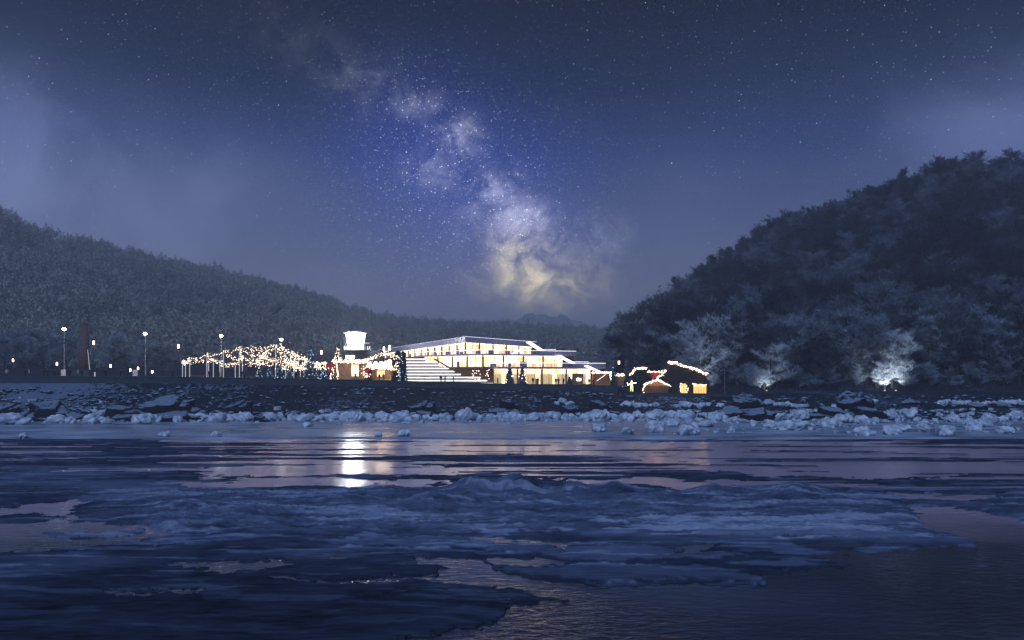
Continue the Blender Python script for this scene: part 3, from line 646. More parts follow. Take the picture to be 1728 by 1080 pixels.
# foreground row of frosted trees at the foot of the hill
frost_kinds = [tree_kind(400 + k, 12 + k % 3 * 1.5, .85, 9000, .75, .06, M['frost'], M['bark'], 3, .28) for k in range(3)]
dim_kinds = [tree_kind(420 + k, 11, .85, 6000, .75, .07, M['frost_dim'], M['bark'], 3, .25) for k in range(4)]
put_tree(frost_kinds[0], 1505, 238, 1.35, 'broad frosted tree lit white by a floodlight at its foot, brightest on the right', None, 'frosted_tree')
put_tree(frost_kinds[1], 1300, 238, .95, 'small frosted tree glowing faintly right of the flagpole', None, 'frosted_tree')
put_tree(frost_kinds[2], 1186, 240, 1.3, 'pale frosted tree rising directly behind the lit roof of the large fir-clad hut', None, 'frosted_tree')
for i, (px, sc, lb) in enumerate([(1085, .75, 'bare frosted tree directly behind the low dark fir-clad hut'), (1130, .9, 'bare frosted tree behind the gap between the two fir-clad huts'), (1240, 1.0, 'bare frosted tree just right of the flagpole'), (1345, 1.1, 'bare frosted tree between the two floodlit trees, left one'), (1400, 1.15, 'bare frosted tree between the two floodlit trees, middle one'), (1450, 1.1, 'bare frosted tree at the left side of the brightest floodlit tree'),
        (1560, 1.15, 'bare frosted tree at the right side of the brightest floodlit tree'), (1615, 1.2, 'tall pale frosted tree second right of the brightest floodlit tree'), (1668, 1.05, 'bare frosted tree near the right edge'), (1720, 1.15, 'bare frosted tree cut by the right edge of the photo'), (1030, .55, 'misty bare tree behind the wooden stall with lamps'), (985, .42, 'misty bare tree showing above the right end of the glass building')]):
    put_tree(dim_kinds[i % 4], px, 241 + (i * 7 % 5), sc * 1.55, lb, None, 'frosted_tree')
for i, (px, sc) in enumerate([(5, 1.0), (42, .85), (75, 1.05), (112, .9), (190, .95), (215, .6), (245, .8), (275, .7)]):
    put_tree(dim_kinds[i % 4], px, 262 + i * 3 % 11, sc * 1.25, ['misty frosted tree at the left edge of the photo', 'smaller misty frosted tree second from the left edge', 'broad misty frosted tree left of the first tall mast lamp', 'misty frosted tree between the first mast lamp and the brick chimney', 'misty frosted tree just right of the brick chimney', 'low frosted bush-like tree under the second mast lamp, left side', 'misty frosted tree behind the second tall mast lamp', 'small misty frosted tree left of the lit pergola posts'][i], None, 'frosted_tree')

for i in range(46):
    px = 1062 + i * 19 + rng.uniform(-7, 7); q_ = rng.uniform(.34, .62)
    put_tree(dim_kinds[i % 4], px, 236.5 + rng.uniform(0, 5), q_, f"{'taller' if q_ > .48 else 'low'} frosted shrub at the foot of the right hill, {hill_band(px)}", 'frosted shrubs along the foot of the right hill', 'frosted_shrub', cat='shrub')
for px, sc, lb in [(1494, .62, 'white-lit frosted shrub just left of the brightest tree trunk'), (1527, .66, 'white-lit round frosted shrub just right of the brightest tree trunk'), (1290, .45, 'faintly lit frosted shrub under the small floodlit tree')]:
    put_tree(frost_kinds[1], px, 235, sc, lb, None, 'frosted_shrub', cat='shrub')

# ---------------------------------------------------------------- floodlights under the frosted trees
for (px, d, e, lb, aim) in [(1512, 231, 900, 'small ground floodlight under the broad white-lit tree', (0, 6, 6)), (1493, 232, 420, 'small ground floodlight left of the trunk of the white-lit tree', (-1, 5, 4)), (1294, 233, 260, 'small ground floodlight under the little lit tree right of the flagpole', (0, 5, 6)), (1196, 233, 420, 'small ground floodlight hidden behind the large fir-clad hut', (-1, 5, 8))]:
    z = tz(px, d); o = empty('floodlight', (X(px, d), d, z), lb, 'floodlight')
    mb = MB(); mb.box((X(px, d), d, z + .14), (.5, .3, .22)); mb.tube((X(px, d), d, z), (X(px, d), d, z + .1), .05); mb.build('housing', M['dark_steel'], o)
    mb = MB(); mb.box((X(px, d), d + .05, z + .27), (.4, .2, .03)); mb.build('lens', M['ceiling_light'], o)
    l = bpy.data.lights.new('flood', 'SPOT'); l.energy = e * 3.6; l.spot_size = rad(120); l.spot_blend = .8; l.shadow_soft_size = .3; l.color = (.85, .93, 1)
    lo2 = bpy.data.objects.new('flood_beam', l); COL.objects.link(lo2); lo2.parent = o; lo2.location = (0, .1, .5); lo2.rotation_euler = Vector(aim).to_track_quat('-Z', 'Y').to_euler()

# ---------------------------------------------------------------- glass building
M['warm_wall'] = None
m = mat('lit_interior', (.7, .55, .35), .8); t = NT(m.node_tree); b = m.node_tree.nodes['Principled BSDF']
g = t.n('ShaderNodeNewGeometry'); mp = t.n('ShaderNodeMapping'); t.l(g.outputs['Position'], mp.inputs[0]); mp.inputs['Scale'].default_value = (1, .3, .7)
n_a = t.noise(mp.outputs[0], .42, 3, .5); mp2 = t.n('ShaderNodeMapping'); t.l(g.outputs['Position'], mp2.inputs[0]); mp2.inputs['Scale'].default_value = (3.2, 1, .12)
n_b = t.noise(mp2.outputs[0], 1.0, 2)
f = t.m('ADD', t.m('MULTIPLY', t.sstep(n_a, .35, .65), .7), t.m('MULTIPLY', t.sstep(n_b, .4, .62), .3))
cc = t.ramp(f, [(0, (.95, .52, .20)), (.4, (1, .72, .38)), (1, (1, .86, .60))]); t.l(cc, b.inputs['Emission Color']); t.l(t.m('MULTIPLY_ADD', f, 2.0, .95), b.inputs['Emission Strength']); M['warm_wall'] = m
M['edge_light'] = mat('edge_light', (1, 1, 1), emit=(1, .84, .88), es=1.5)
M['stair_light'] = mat('stair_light', (1, 1, 1), emit=(.9, .86, 1), es=1.1)
M['slab'] = mat('pale_slab', (.45, .42, .42), .6)
M['floor_wood'] = mat('oak_floor', (.35, .22, .12), .4)
M['silhouette'] = mat('dark_furniture', (.10, .05, .03), .6)
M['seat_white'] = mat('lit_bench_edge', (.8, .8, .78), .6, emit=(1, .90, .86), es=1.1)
M['seat_dark'] = mat('bench_riser', (.05, .05, .055), .8)
M['curtain'] = vary('warm_curtain', (.6, .42, .2), (.8, .62, .35), 2.2, stretch=(6, 6, .05), emit=.55)
def glass_mat(name, tint, alpha, rough=.05):
    m = bpy.data.materials.new(name); m.use_nodes = True; t = NT(m.node_tree); m.node_tree.nodes.clear()
    tr = t.n('ShaderNodeBsdfTransparent'); tr.inputs[0].default_value = (*[1 - (1 - c) * .3 for c in tint], 1); gl = t.n('ShaderNodeBsdfPrincipled'); gl.inputs['Base Color'].default_value = (*tint, 1); gl.inputs['Roughness'].default_value = rough
    mx = t.n('ShaderNodeMixShader'); mx.inputs[0].default_value = alpha; t.l(tr.outputs[0], mx.inputs[1]); t.l(gl.outputs[0], mx.inputs[2]); o = t.n('ShaderNodeOutputMaterial'); t.l(mx.outputs[0], o.inputs[0]); return m
M['glass'] = glass_mat('window_glass', (.7, .75, .8), .14)
M['lilac_glass'] = glass_mat('lilac_glass', (.68, .64, .86), .55, .3)
M['parapet_glass'] = glass_mat('parapet_glass', (.55, .48, .75), .32, .2)
gz = float(zp(900)) + .01
GB = empty('glass_building', (X(880, 215), 215, gz), 'three-storey terraced glass building glowing warm yellow, centre of the promenade', 'building')
def pt(px, d): return Vector((X(px, d), d))
C_, L_, R_ = pt(785, 215), pt(630, 290), pt(905, 238)
def offs(pts, k):   # push plan points straight back
    return [Vector((p.x * (p.y + k) / p.y, p.y + k)) for p in pts]
def along(pts, step):
    out = []
    for a, b_ in zip(pts[:-1], pts[1:]):
        n = max(1, int((b_ - a).length / step))
        for i in range(n): out.append((a + (b_ - a) * i / n, a + (b_ - a) * (i + 1) / n))
    return out
def level(pts, z0, z1f, depth, mull=2.6, wall_back=7.0, col=5.2, curtain=None):
    # floor, back wall, ceiling light lines, glass, mullions, columns ; z1f(p) ceiling height
    back = offs(pts, wall_back)
    mb = MB(); mb.prism([tuple(p) for p in pts] + [tuple(p) for p in back[::-1]], z0 - .25, z0 + .02); mb.build('floor', M['floor_wood'], GB)
    mb = MB()
    for (a, b_) in zip(back[:-1], back[1:]):
        mb.quad((a.x, a.y, z0 + .02), (b_.x, b_.y, z0 + .02), (b_.x, b_.y, z1f(b_)), (a.x, a.y, z1f(a)))
    mb.build('back_wall', M['warm_wall'], GB)
    mb = MB()
    for k in (1.6, 4.2):
        ln = offs(pts, k)
        for a, b_ in zip(ln[:-1], ln[1:]): mb.beam((a.x, a.y, z1f(a) - .14), (b_.x, b_.y, z1f(b_) - .14), .5, .08)
    mb.build('ceiling_lamp', M['ceiling_light'], GB)
    mb, mf, mc = MB(), MB(), MB()
    for i, (a, b_) in enumerate(along(pts, mull)):
        mb.quad((a.x, a.y, z0), (b_.x, b_.y, z0), (b_.x, b_.y, z1f(b_)), (a.x, a.y, z1f(a)))
        mf.box((a.x, a.y - .06, (z0 + z1f(a)) / 2), (.09, .14, z1f(a) - z0))
        mf.beam((a.x, a.y - .05, z0 + .06), (b_.x, b_.y - .05, z0 + .06), .12, .12)
    mb.build('glazing', M['glass'], GB); mf.build('window_frame', M['dark_steel'], GB)
    for i, (a, b_) in enumerate(along(offs(pts, 1.2), col)): MB().box((a.x, a.y, (z0 + z1f(a)) / 2), (.42, .42, z1f(a) - z0 - .05)).build('column', M['silhouette'], GB)
    # furniture and shelving seen as darker shapes inside
    rr = random.Random(int(z0 * 10))
    for a, b_ in along(offs(pts, 4.8), 2.4):
        if rr.random() < .4:
            hgt = rr.uniform(.7, 1.7); MB().box((a.x, a.y, z0 + .02 + hgt / 2), (rr.uniform(.5, 1.8), .5, hgt)).build('cabinet', M['silhouette'], GB)
    # solid rear of the storey
    bk2 = offs(pts, wall_back + .05); bk3 = offs(pts, depth)
    mb = MB(); mb.prism([tuple(p) for p in bk2] + [tuple(p) for p in bk3[::-1]], z0 - .25, [z1f(p) for p in bk2] + [z1f(p) for p in bk3[::-1]]); mb.build('rear_wall', M['concrete'], GB)
def roof_z(p):
    if p.x < C_.x:
        k = min(1, max(0, (C_.x - p.x) / (C_.x - L_.x))); return 18.4 - 1.6 * k
    k = min(1, (p.x - C_.x) / (R_.x - C_.x)); return 18.4 - .5 * k
GL3 = [L_ + (C_ - L_) * .12, C_, C_ + (R_ - C_) * .92]
GL3 = offs(GL3, 1.0)
level(GL3, 14.15, lambda p: roof_z(p) - 1.35, 22)
GL2 = [pt(716, 229), pt(815, 209), pt(949, 217)]
level(GL2, 10.95, lambda p: 13.75, 20)
GL1 = [pt(832, 206.5), pt(996, 209.5)]
level(GL1, gz, lambda p: 10.55, 18, mull=3.2)
# curtains of the ground floor
mb = MB()
for a, b_ in along(offs(GL1, 2.6), 1.0):
    if (int(a.x * 1.3) % 5) not in (2,): mb.quad((a.x, a.y, gz + .05), (b_.x, b_.y, gz + .05), (b_.x, b_.y, 9.4), (a.x, a.y, 9.4))
mb.build('curtain', M['curtain'], GB)
# roof with its fascia
rp = [L_, C_, R_]; rb = offs(rp, 24)
mb = MB(); mb.prism([tuple(p) for p in rp] + [tuple(p) for p in rb[::-1]], [roof_z(p) - 1.3 for p in rp] + [roof_z(p) - 1.3 for p in rb[::-1]], [roof_z(p) - 1.1 for p in rp] + [roof_z(p) - 1.1 for p in rb[::-1]]); mb.build('roof', M['slab'], GB)
mb, mf, ml = MB(), MB(), MB()
for a, b_ in along(rp, 2.6):
    za, zb = roof_z(a), roof_z(b_); mb.quad((a.x, a.y - .05, za - 1.1), (b_.x, b_.y - .05, zb - 1.1), (b_.x, b_.y - .05, zb), (a.x, a.y - .05, za))
    mf.box((a.x, a.y - .1, za - .6), (.06, .06, 1.05)); ml.beam((a.x, a.y - .07, za + .03), (b_.x, b_.y - .07, zb + .03), .07, .07 if a.x > C_.x - 1 else .03)
mb.build('fascia', M['lilac_glass'], GB); mf.build('fascia_frame', M['steel'], GB); ml.build('fascia_rail', M['stair_light'], GB)
# terraces
def terrace(pts, z0, ph, lab, depth=10, light=True):
    bk = offs(pts, depth); mb = MB(); mb.prism([tuple(p) for p in pts] + [tuple(p) for p in bk[::-1]], z0 - .3, z0); s_ = mb.build('terrace_slab', M['slab'], GB)
    mb, mf, ml = MB(), MB(), MB()
    for a, b_ in along(pts, 1.7):
        mb.quad((a.x, a.y - .04, z0 - .3), (b_.x, b_.y - .04, z0 - .3), (b_.x, b_.y - .04, z0 + ph), (a.x, a.y - .04, z0 + ph)); MB().box((a.x, a.y - .09, z0 + ph / 2 - .15), (.05, .05, ph + .3)).build('parapet_post', M['steel'], GB)
        ml.beam((a.x, a.y - .05, z0 + ph + .05), (b_.x, b_.y - .05, z0 + ph + .05), .08, .085)
    p_ = mb.build('parapet', M['parapet_glass'], GB)
    ml.build('handrail', M['edge_light'] if light else M['steel'], GB)
terrace([pt(700, 233), pt(815, 207.5), pt(972, 221)], 14.1, .85, 'x')
terrace([pt(796, 214), pt(862, 205), pt(1022, 211)], 10.9, .95, 'x', 9)
terrace([pt(912, 231), pt(938, 232)], 14.9, .75, 'x', 5); terrace([pt(967, 219), pt(993, 220)], 11.6, .7, 'x', 5)
# lit stair flights between terraces, with their dark flanks
for a, b_ in [(V(892, 229, 577.5), V(913, 223, 591)), (V(880, 224, 590), V(862, 222, 599)), (V(944, 218, 601), V(967, 214, 613)), (V(989, 209.5, 617.5), V(1014, 206.5, 629))]:
    mb = MB(); n = 9
    for k in range(n):
        p = a + (b_ - a) * k / n; q = a + (b_ - a) * (k + 1) / n; mb.beam(p, q, 1.5, .22)
        mb.box(((p.x + q.x) / 2, (p.y + q.y) / 2, max(p.z, q.z) + .12), (abs(q.x - p.x) * .9 + .05, 1.4, .16))
    f_ = mb.build('stair_flight', M['stair_light'], GB)
# terraced green bank climbing behind the right end
mb = MB()
for (p0, y0, p1, y1, d0) in [(905, 580, 958, 600, 243), (958, 598, 1000, 618, 236), (1000, 617, 1062, 640, 228)]:
    a, b_ = V(p0, d0, y0), V(p1, d0, y1); mb.prism([(a.x, d0 - 8), (b_.x, d0 - 8), (b_.x, d0 + 14), (a.x, d0 + 14)], gz - .3, [a.z - 1.2, b_.z - 1.2, b_.z, a.z])
mb.build('planted_bank', M['needles'], GB)
# timber-clad base left of the ground-floor glass
mb = MB(); q = [pt(752, 216), pt(832, 207.2)]
for a, b_ in along(q, .35): mb.box(((a.x + b_.x) / 2, (a.y + b_.y) / 2 + (.03 if int(a.x * 3) % 2 else 0), (gz + 10.6) / 2), (.33, .3, 10.6 - gz))
mb.build('timber_wall', M['timber_dark'], GB)
mb = MB(); rr = random.Random(3)
for px in (801, 822, 806): 
    for k in range(9): mb.ball((X(px, 206) + rr.uniform(-.6, .6), 206 + rr.uniform(-.4, .4), 9.5 + rr.uniform(-1.6, .9)), .07)
mb.build('bulbs', M['bulb'], GB)['kind'] = 'stuff'
# doors
mb = MB(); mb.box((X(975, 206), 206.6, gz + 1.3), (2.6, .15, 2.6)); dr_ = mb.build('door', M['timber'], GB)
mb = MB(); mb.box((X(977, 206), 206.48, gz + 1.2), (.9, .05, .5)); mb.build('sign_panel', M['bulb_white'], dr_)
# bleachers
BL = empty('bleachers', (X(740, 206), 206, gz), 'broad white lit bleacher steps leaning on the left of the glass building', 'bleachers')
ends = [832, 822, 811, 777, 767, 757, 750, 738, 719]
for k, e in enumerate(ends):
    d0 = 206.3 + k * 1.5; z0 = Z(648 - k * 5.15, d0); x0, x1 = X(684, d0), X(e, d0); zb = float(zp(760)) - .5
    mb = MB(); mb.box(((x0 + x1) / 2, d0 + .8, z0 + .08), (x1 - x0, 1.7, .30)); st_ = mb.build('bench_step', M['seat_white'], BL)
    mb = MB(); mb.box(((x0 + x1) / 2, d0 + 1.0, (z0 - .14 + zb) / 2), (x1 - x0 - .5, 1.3, z0 - .14 - zb)); mb.build('riser', M['seat_dark'], st_)
mb = MB(); a, b_ = V(733, 216, 606), V(768, 209, 626); mb.beam(a, b_, .3, .35); mb.build('side_rail', M['timber_dark'], BL)
# railing in front
RL = empty('railing', (X(760, 205.6), 205.6, zp(760)), 'thin dark steel railing in front of the white bleachers', 'railing')
mr, mp_ = MB(), MB()
for k, px in enumerate(range(686, 835, 15)):
    d0 = float(edge_d(px)) + .5; z0 = float(zp(px)) + .16; MB().box((X(px, d0), d0, z0 + .5), (.06, .06, 1.0)).build('post', M['dark_steel'], RL)
    if px < 820:
        d2 = float(edge_d(px + 15)) + .5; mr.beam((X(px, d0), d0, z0 + 1.0), (X(px + 15, d2), d2, float(zp(px + 15)) + 1.16), .05, .05)
mr.build('rail', M['dark_steel'], RL)

# ---------------------------------------------------------------- control tower
d0 = 245; T0 = V(600, d0, 606); CT = empty('control_tower', (T0.x, d0, zp(600)), 'control tower with a dazzling white lit lantern cabin', 'tower')
def cyl(mb, px, y0, y1, w0, w1, n=16, d=d0):
    z0, z1 = Z(y0, d), Z(y1, d); mb.tube((X(px, d), d, z0), (X(px, d), d, z1), w0 / F * d / 2, w1 / F * d / 2, n)
mb = MB(); cyl(mb, 600, 590, 577, 27, 28); cyl(mb, 600, 577, 563, 29, 34); mb.build('lamp_cabin', M['tower_glow'], CT)
mb = MB(); cyl(mb, 600, 562.8, 561.4, 40, 41); cyl(mb, 600, 561.4, 558, 40, 10); mb.build('roof', M['white_paint'], CT)
mb = MB(); cyl(mb, 603, 579, 578, 44, 44); cyl(mb, 603, 591, 590, 46, 46); mb.build('gallery_deck', M['white_paint'], CT)
mb = MB()
for k in range(24):
    a = k / 24 * 6.283; r_ = 22 / F * d0; mb.tube((X(603, d0) + r_ * math.cos(a), d0 + r_ * math.sin(a), Z(590, d0)), (X(603, d0) + r_ * math.cos(a), d0 + r_ * math.sin(a), Z(584, d0)), .05)
mb.build('gallery_railing', M['white_paint'], CT)
mb = MB(); mb.box((X(614, d0), d0 + 2, (Z(591.2, d0) + zp(610)) / 2), (58 / F * d0, 8, Z(591.2, d0) - zp(610))); mb.build('base_block', M['concrete'], CT)
mb = MB(); mb.box((X(593, d0), d0 - 2.1, Z(603, d0)), (14 / F * d0, .2, 5 / F * d0)); mb.build('window', M['lantern_glow'], CT)
tp = bpy.data.lights.new('tower_lamp', 'POINT'); tp.energy = 7500; tp.color = (.93, .97, 1); tp.shadow_soft_size = 1.6; to = bpy.data.objects.new('tower_lamp', tp); COL.objects.link(to); to.parent = CT; to.location = (0, -4.2, Z(574, d0) - zp(600))

# ---------------------------------------------------------------- brick chimney
d0 = 250; CH = empty('brick_chimney', (X(142, d0), d0, zp(142)), 'tall tapering brick chimney standing in the mist on the left', 'chimney')
mb = MB(); z0, z1 = float(zp(142)), Z(548, d0); mb.tube((X(142, d0), d0, z0), (X(142, d0), d0, z1), 10.5 / F * d0, 6 / F * d0, 20); mb.build('shaft', M['brick'], CH, smooth=True)
mb = MB(); mb.tube((X(142, d0), d0, z1), (X(142, d0), d0, z1 + .5), 7 / F * d0, 7.2 / F * d0, 20); mb.build('cap', M['brick'], CH)
mb = MB(); mb.box((X(142, d0), d0, z0 + .8), (5, 5, 1.8)); mb.build('plinth', M['concrete'], CH)
mb = MB(); mb.tube(V(151.5, 246, 624), V(148, 246, 590), .10, .08); tag(mb.build('leaning_pole', M['white_post'], base=V(151.5, 246, 624)), 'thin pale pole leaning against the right side of the brick chimney', 'pole')

# ---------------------------------------------------------------- lamps
LM = {}
def mast(px, y, d, label, group):
    z0 = float(zp(px)); zt = Z(y, d); b0 = (X(px, d), d, z0); o = empty('mast_lamp', b0, label, 'street lamp', group)
    mb = MB(); mb.tube(b0, (b0[0], d, zt), .13, .07, 8); mb.build('pole', M['steel'], o)
    mb = MB(); mb.box((b0[0], d, z0 + .2), (.5, .5, .4)); mb.build('footing', M['concrete'], o)
    mb = MB(); mb.tube((b0[0], d, zt + .28), (b0[0], d, zt + .42), .5, .2, 10); mb.build('lamp_cap', M['steel'], o)
    mb = MB(); mb.ball((b0[0], d, zt), (.42, .42, .30), 1); mb.build('lamp', M['lamp_glow'], o)
for a in [(108, 555.5, 215, 'tall mast lamp left of the brick chimney'), (245, 563, 218, 'tall mast lamp standing alone right of the brick chimney'), (373, 567, 225, 'tall mast lamp rising out of the lit pergola'), (474.5, 573, 230, 'tall mast lamp above the highest string lights')]: mast(*a, 'tall mast lamps along the promenade')
def lantern(px, y, d, hpx, label, poled=True):
    z0 = float(zp(px)); zt = Z(y, d); hh_ = hpx / F * d; o = empty('lantern_lamp', (X(px, d), d, z0), label, 'street lamp', 'small lantern lamps along the promenade')
    mb = MB(); mb.tube((X(px, d), d, z0), (X(px, d), d, zt - hh_ / 2), .06, .045, 6); mb.build('pole', M['dark_steel'], o)
    mb = MB(); mb.tube((X(px, d), d, zt - hh_ / 2), (X(px, d), d, zt + hh_ / 2), .19, .19, 8); mb.build('lantern', M['lantern_glow'], o)
    mb = MB(); mb.tube((X(px, d), d, zt + hh_ / 2), (X(px, d), d, zt + hh_ / 2 + .12), .24, .05, 8); mb.build('cap', M['dark_steel'], o)
for a in [(158, 578.5, 205, 6, 'lantern lamp on a dark pole right of the brick chimney'), (301, 584.5, 215, 6, 'lantern lamp left of the lit pergola, standing free'), (22, 608, 240, 5, 'low lantern lamp farthest left'), (96, 614, 240, 5, 'low lantern lamp just left of the first mast'), (186.5, 617.5, 240, 4.5, 'low lantern lamp right of the chimney, between people'), (220, 624.5, 230, 4, 'low lantern left of the bright kiosk sign'), (233, 621.5, 235, 4, 'low lantern right of the bright kiosk sign'), (257, 627.5, 215, 4, 'very low lantern right of the second mast'),
          (542.5, 594.5, 230, 6, 'lantern lamp above the string lights left of the tower'), (648, 589, 222, 7, 'left one of two lanterns right of the tower'), (657.5, 587, 216, 8, 'right one of two lanterns right of the tower'), (1044.5, 612, 222, 5, 'lantern lamp between the wooden stall and the yellow figure')]: lantern(*a)
for px, y0, y1, lb in [(160, 624, 632, 'short glowing bollard under the lantern by the chimney')]:
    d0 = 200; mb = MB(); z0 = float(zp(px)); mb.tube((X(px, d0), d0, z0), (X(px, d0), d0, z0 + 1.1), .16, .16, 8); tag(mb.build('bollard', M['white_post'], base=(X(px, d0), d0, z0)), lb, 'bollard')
for px, lb in [(107, 'small bright slatted stand at the foot of the first mast'), (228, 'small bright slatted stand left of the second mast')]:
    d0 = 214; z0 = float(zp(px)); o = empty('display_stand', (X(px, d0), d0, z0), lb, 'stand'); mb = MB()
    for k in range(5): mb.box((X(px, d0), d0, z0 + .35 + k * .3), (1.1, .1, .16))
    mb.build('slats', M['white_post'], o); mb = MB()
    for s_ in (-.5, .5): mb.box((X(px, d0) + s_, d0 + .1, z0 + .9), (.06, .06, 1.8))
    mb.build('frame', M['steel'], o)
FP = empty('flagpole', (X(1223, 205), 205, zp(1223)), 'thin tall bare flagpole right of the fir-clad huts', 'flagpole')
mb = MB(); mb.tube((X(1223, 205), 205, zp(1223)), (X(1223, 205), 205, Z(584, 205)), .07, .04, 6); mb.build('pole', M['steel'], FP); mb = MB(); mb.ball((X(1223, 205), 205, Z(583.5, 205)), .09, 1); mb.build('finial', M['steel'], FP)

# ---------------------------------------------------------------- string lights
def garland(p, q, sag, n, label, group='warm string lights', r=.06, jit=.3, mt='bulb'):
    p, q = Vector(p), Vector(q); o = None; pts_ = []; n = max(6, int(n * (.85 if r > .09 else 1.2))); r = r * .72 if r > .07 else r; jit = max(jit * 1.25, .2)
    for i in range(13):
        k = i / 12; v = p + (q - p) * k; v.z -= sag * 4 * k * (1 - k); pts_.append(v)
    mb = MB()
    for a, b_ in zip(pts_[:-1], pts_[1:]): mb.tube(a, b_, .02, .02, 3, caps=False)
    o = mb.build('string_lights', M['cable'], base=p); tag(o, label, 'string lights', group)
    mb = MB()
    for i in range(n):
        k = (i + .5) / n; v = p + (q - p) * k; v.z -= sag * 4 * k * (1 - k)
        mb.ball((v.x + rng.uniform(-jit, jit), v.y + rng.uniform(-jit, jit), v.z - .08 + rng.uniform(-jit, jit)), r * rng.uniform(.7, 1.35))
    b_ = mb.build('bulbs', M[mt], o); b_['kind'] = 'stuff'; return o
# light pergola: white portal frames
tops = [(308, 609, 208), (313, 610, 216), (320, 605, 202), (349, 597, 202), (352, 607, 216), (360, 606, 202), (371, 608, 217), (377, 592, 205), (397, 613, 218), (404, 585, 208), (409, 604, 218), (438, 600, 214), (465, 583, 210), (482, 606, 219), (488, 613, 212), (496, 614, 214), (507, 617, 212), (520, 606, 210)]
PT = []
for i, (px, y, d) in enumerate(tops):
    z0 = float(zp(px)); zt = Z(y, d); o = empty('light_post', (X(px, d), d, z0), 'slender white post carrying string lights, in the lit pergola left of the log kiosk', 'post', 'white posts of the lit pergola')
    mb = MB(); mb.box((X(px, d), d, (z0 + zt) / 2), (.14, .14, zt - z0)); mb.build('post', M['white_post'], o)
    mb = MB(); mb.beam((X(px, d), d, zt), (X(px, d) + .7, d + .4, zt + .05), .1, .1); mb.build('arm', M['white_post'], o)
    PT.append((X(px, d), d, zt))
def band_of(p, q):
    m_ = ((p[0] / p[1] + q[0] / q[1]) / 2) * F + CX
    return 'at the left end of the pergola, above the first white posts' if m_ < 370 else 'in the middle of the pergola around the third mast lamp' if m_ < 430 else 'over the dense cluster below the fourth mast lamp' if m_ < 500 else 'running down right of the fourth mast lamp'
links = [(0, 1), (0, 2), (1, 4), (2, 3), (2, 5), (4, 6), (3, 7), (5, 8), (6, 8), (7, 9), (3, 5), (8, 10), (9, 11), (9, 12), (7, 10), (10, 13), (11, 12), (11, 13), (12, 14), (12, 17), (13, 15), (14, 16), (15, 16), (16, 17), (10, 14), (9, 10), (12, 15), (11, 14), (12, 16)]
for a, b_ in links:
    L = (Vector(PT[a]) - Vector(PT[b_])).length; garland(PT[a], PT[b_], .3 + L * .04, int(6 + L * 1.5), 'warm string of bulbs ' + band_of(PT[a], PT[b_]))
for k in range(15):
    px0 = rng.uniform(405, 500); px1 = px0 + rng.uniform(18, 45); top = np.interp([px0, px1], [395, 465, 480, 520, 545], [588, 584, 590, 606, 612]); d = rng.uniform(206, 222)
    y0 = rng.uniform(top[0], 619); y1 = rng.uniform(min(top[1], 616), 620); p, q = V(px0, d, y0), V(px1, d + rng.uniform(-5, 5), y1); garland(p, q, .3, int(rng.uniform(12, 22)), 'warm string of bulbs ' + band_of(p, q), jit=.8)
for (a, ya, b_, yb, n, lb) in [(470, 582, 500, 598, 34, 'upper slanting string of bulbs right of the fourth mast lamp'), (495, 597, 522, 608, 36, 'slanting string of bulbs meeting the bluish Christmas tree'), (475, 619, 512, 622, 44, 'low string of bulbs above the benches under the pergola'), (532, 611, 553, 613, 36, 'string of bulbs between the bluish tree and the log kiosk'), (532, 618, 553, 620, 44, 'lower string of bulbs between the bluish tree and the log kiosk')]:
    garland(V(a, 208, ya), V(b_, 208, yb), .2, n, lb, jit=.35)

# ---------------------------------------------------------------- conifers
def conifer(px, ytop, ybase, d, wpx, label, mt='frosty_needles', lights=0, lmat='bulb_blue', name='christmas_tree', group=None, trunc=0.0, dens=1.0):
    z0 = float(zp(px)) if ybase is None else Z(ybase, d); zt = Z(ytop, d); h = zt - z0; R = wpx / F * d / 2; base_ = Vector((X(px, d), d, z0)); o = empty(name, base_, label, 'tree', group)
    mb = MB(); mb.tube(base_, (base_.x, d, z0 + h * .95), .16, .03, 6); mb.build('trunk', M['bark'], o)
    rg = np.random.default_rng(int(px * 7)); n = int(2600 * dens); k = rg.uniform(0, 1, n) ** 1.35 * .97 + .03; tier = (k * 9) % 1
    rad_ = R * ((1 - k) * (1 - trunc) + trunc * np.sqrt(np.clip(1 - k ** 6, 0, 1))) * (1.0 - .32 * tier) + .06; a = rg.uniform(0, 6.283, n); q = np.sqrt(rg.uniform(.25, 1, n))
    p = np.stack([base_.x + np.cos(a) * rad_ * q, d + np.sin(a) * rad_ * q, z0 + h * k], 1)
    dv = np.stack([np.cos(a), np.sin(a), np.full(n, -.45)], 1) + rg.normal(0, .35, (n, 3)); dv /= np.linalg.norm(dv, axis=1, keepdims=True); s_ = np.cross(dv, rg.normal(0, 1, (n, 3))); s_ /= np.linalg.norm(s_, axis=1, keepdims=True)
    Ln = (.22 + .16 * R) * rg.uniform(.5, 1.2, (n, 1)); v = np.stack([p - s_ * .07 - dv * Ln * .3, p + s_ * .07 - dv * Ln * .3, p + dv * Ln], 1).reshape(-1, 3)
    fast_mesh('crown', v, np.arange(n * 3).reshape(-1, 3), M[mt], o)
    if lights:
        mb = MB()
        for i in range(lights):
            kk = rng.uniform(.03, .98) ** 1.2; aa = rng.uniform(0, 6.283); rr_ = R * ((1 - kk) * (1 - trunc) + trunc * math.sqrt(max(0, 1 - kk ** 6))) + .12; mb.ball((base_.x + math.cos(aa) * rr_, d + math.sin(aa) * rr_, z0 + h * kk), .07 * rng.uniform(.7, 1.3))
        lb_ = mb.build('bulbs', M[lmat], o); lb_['kind'] = 'stuff'
    return o
conifer(524, 584, None, 208, 26, 'bluish Christmas tree between the pergola lights and the log kiosk', lights=90, dens=1.3)
conifer(546, 622, None, 203, 14, 'small bluish Christmas tree left of the red bow', lights=40, dens=.6)
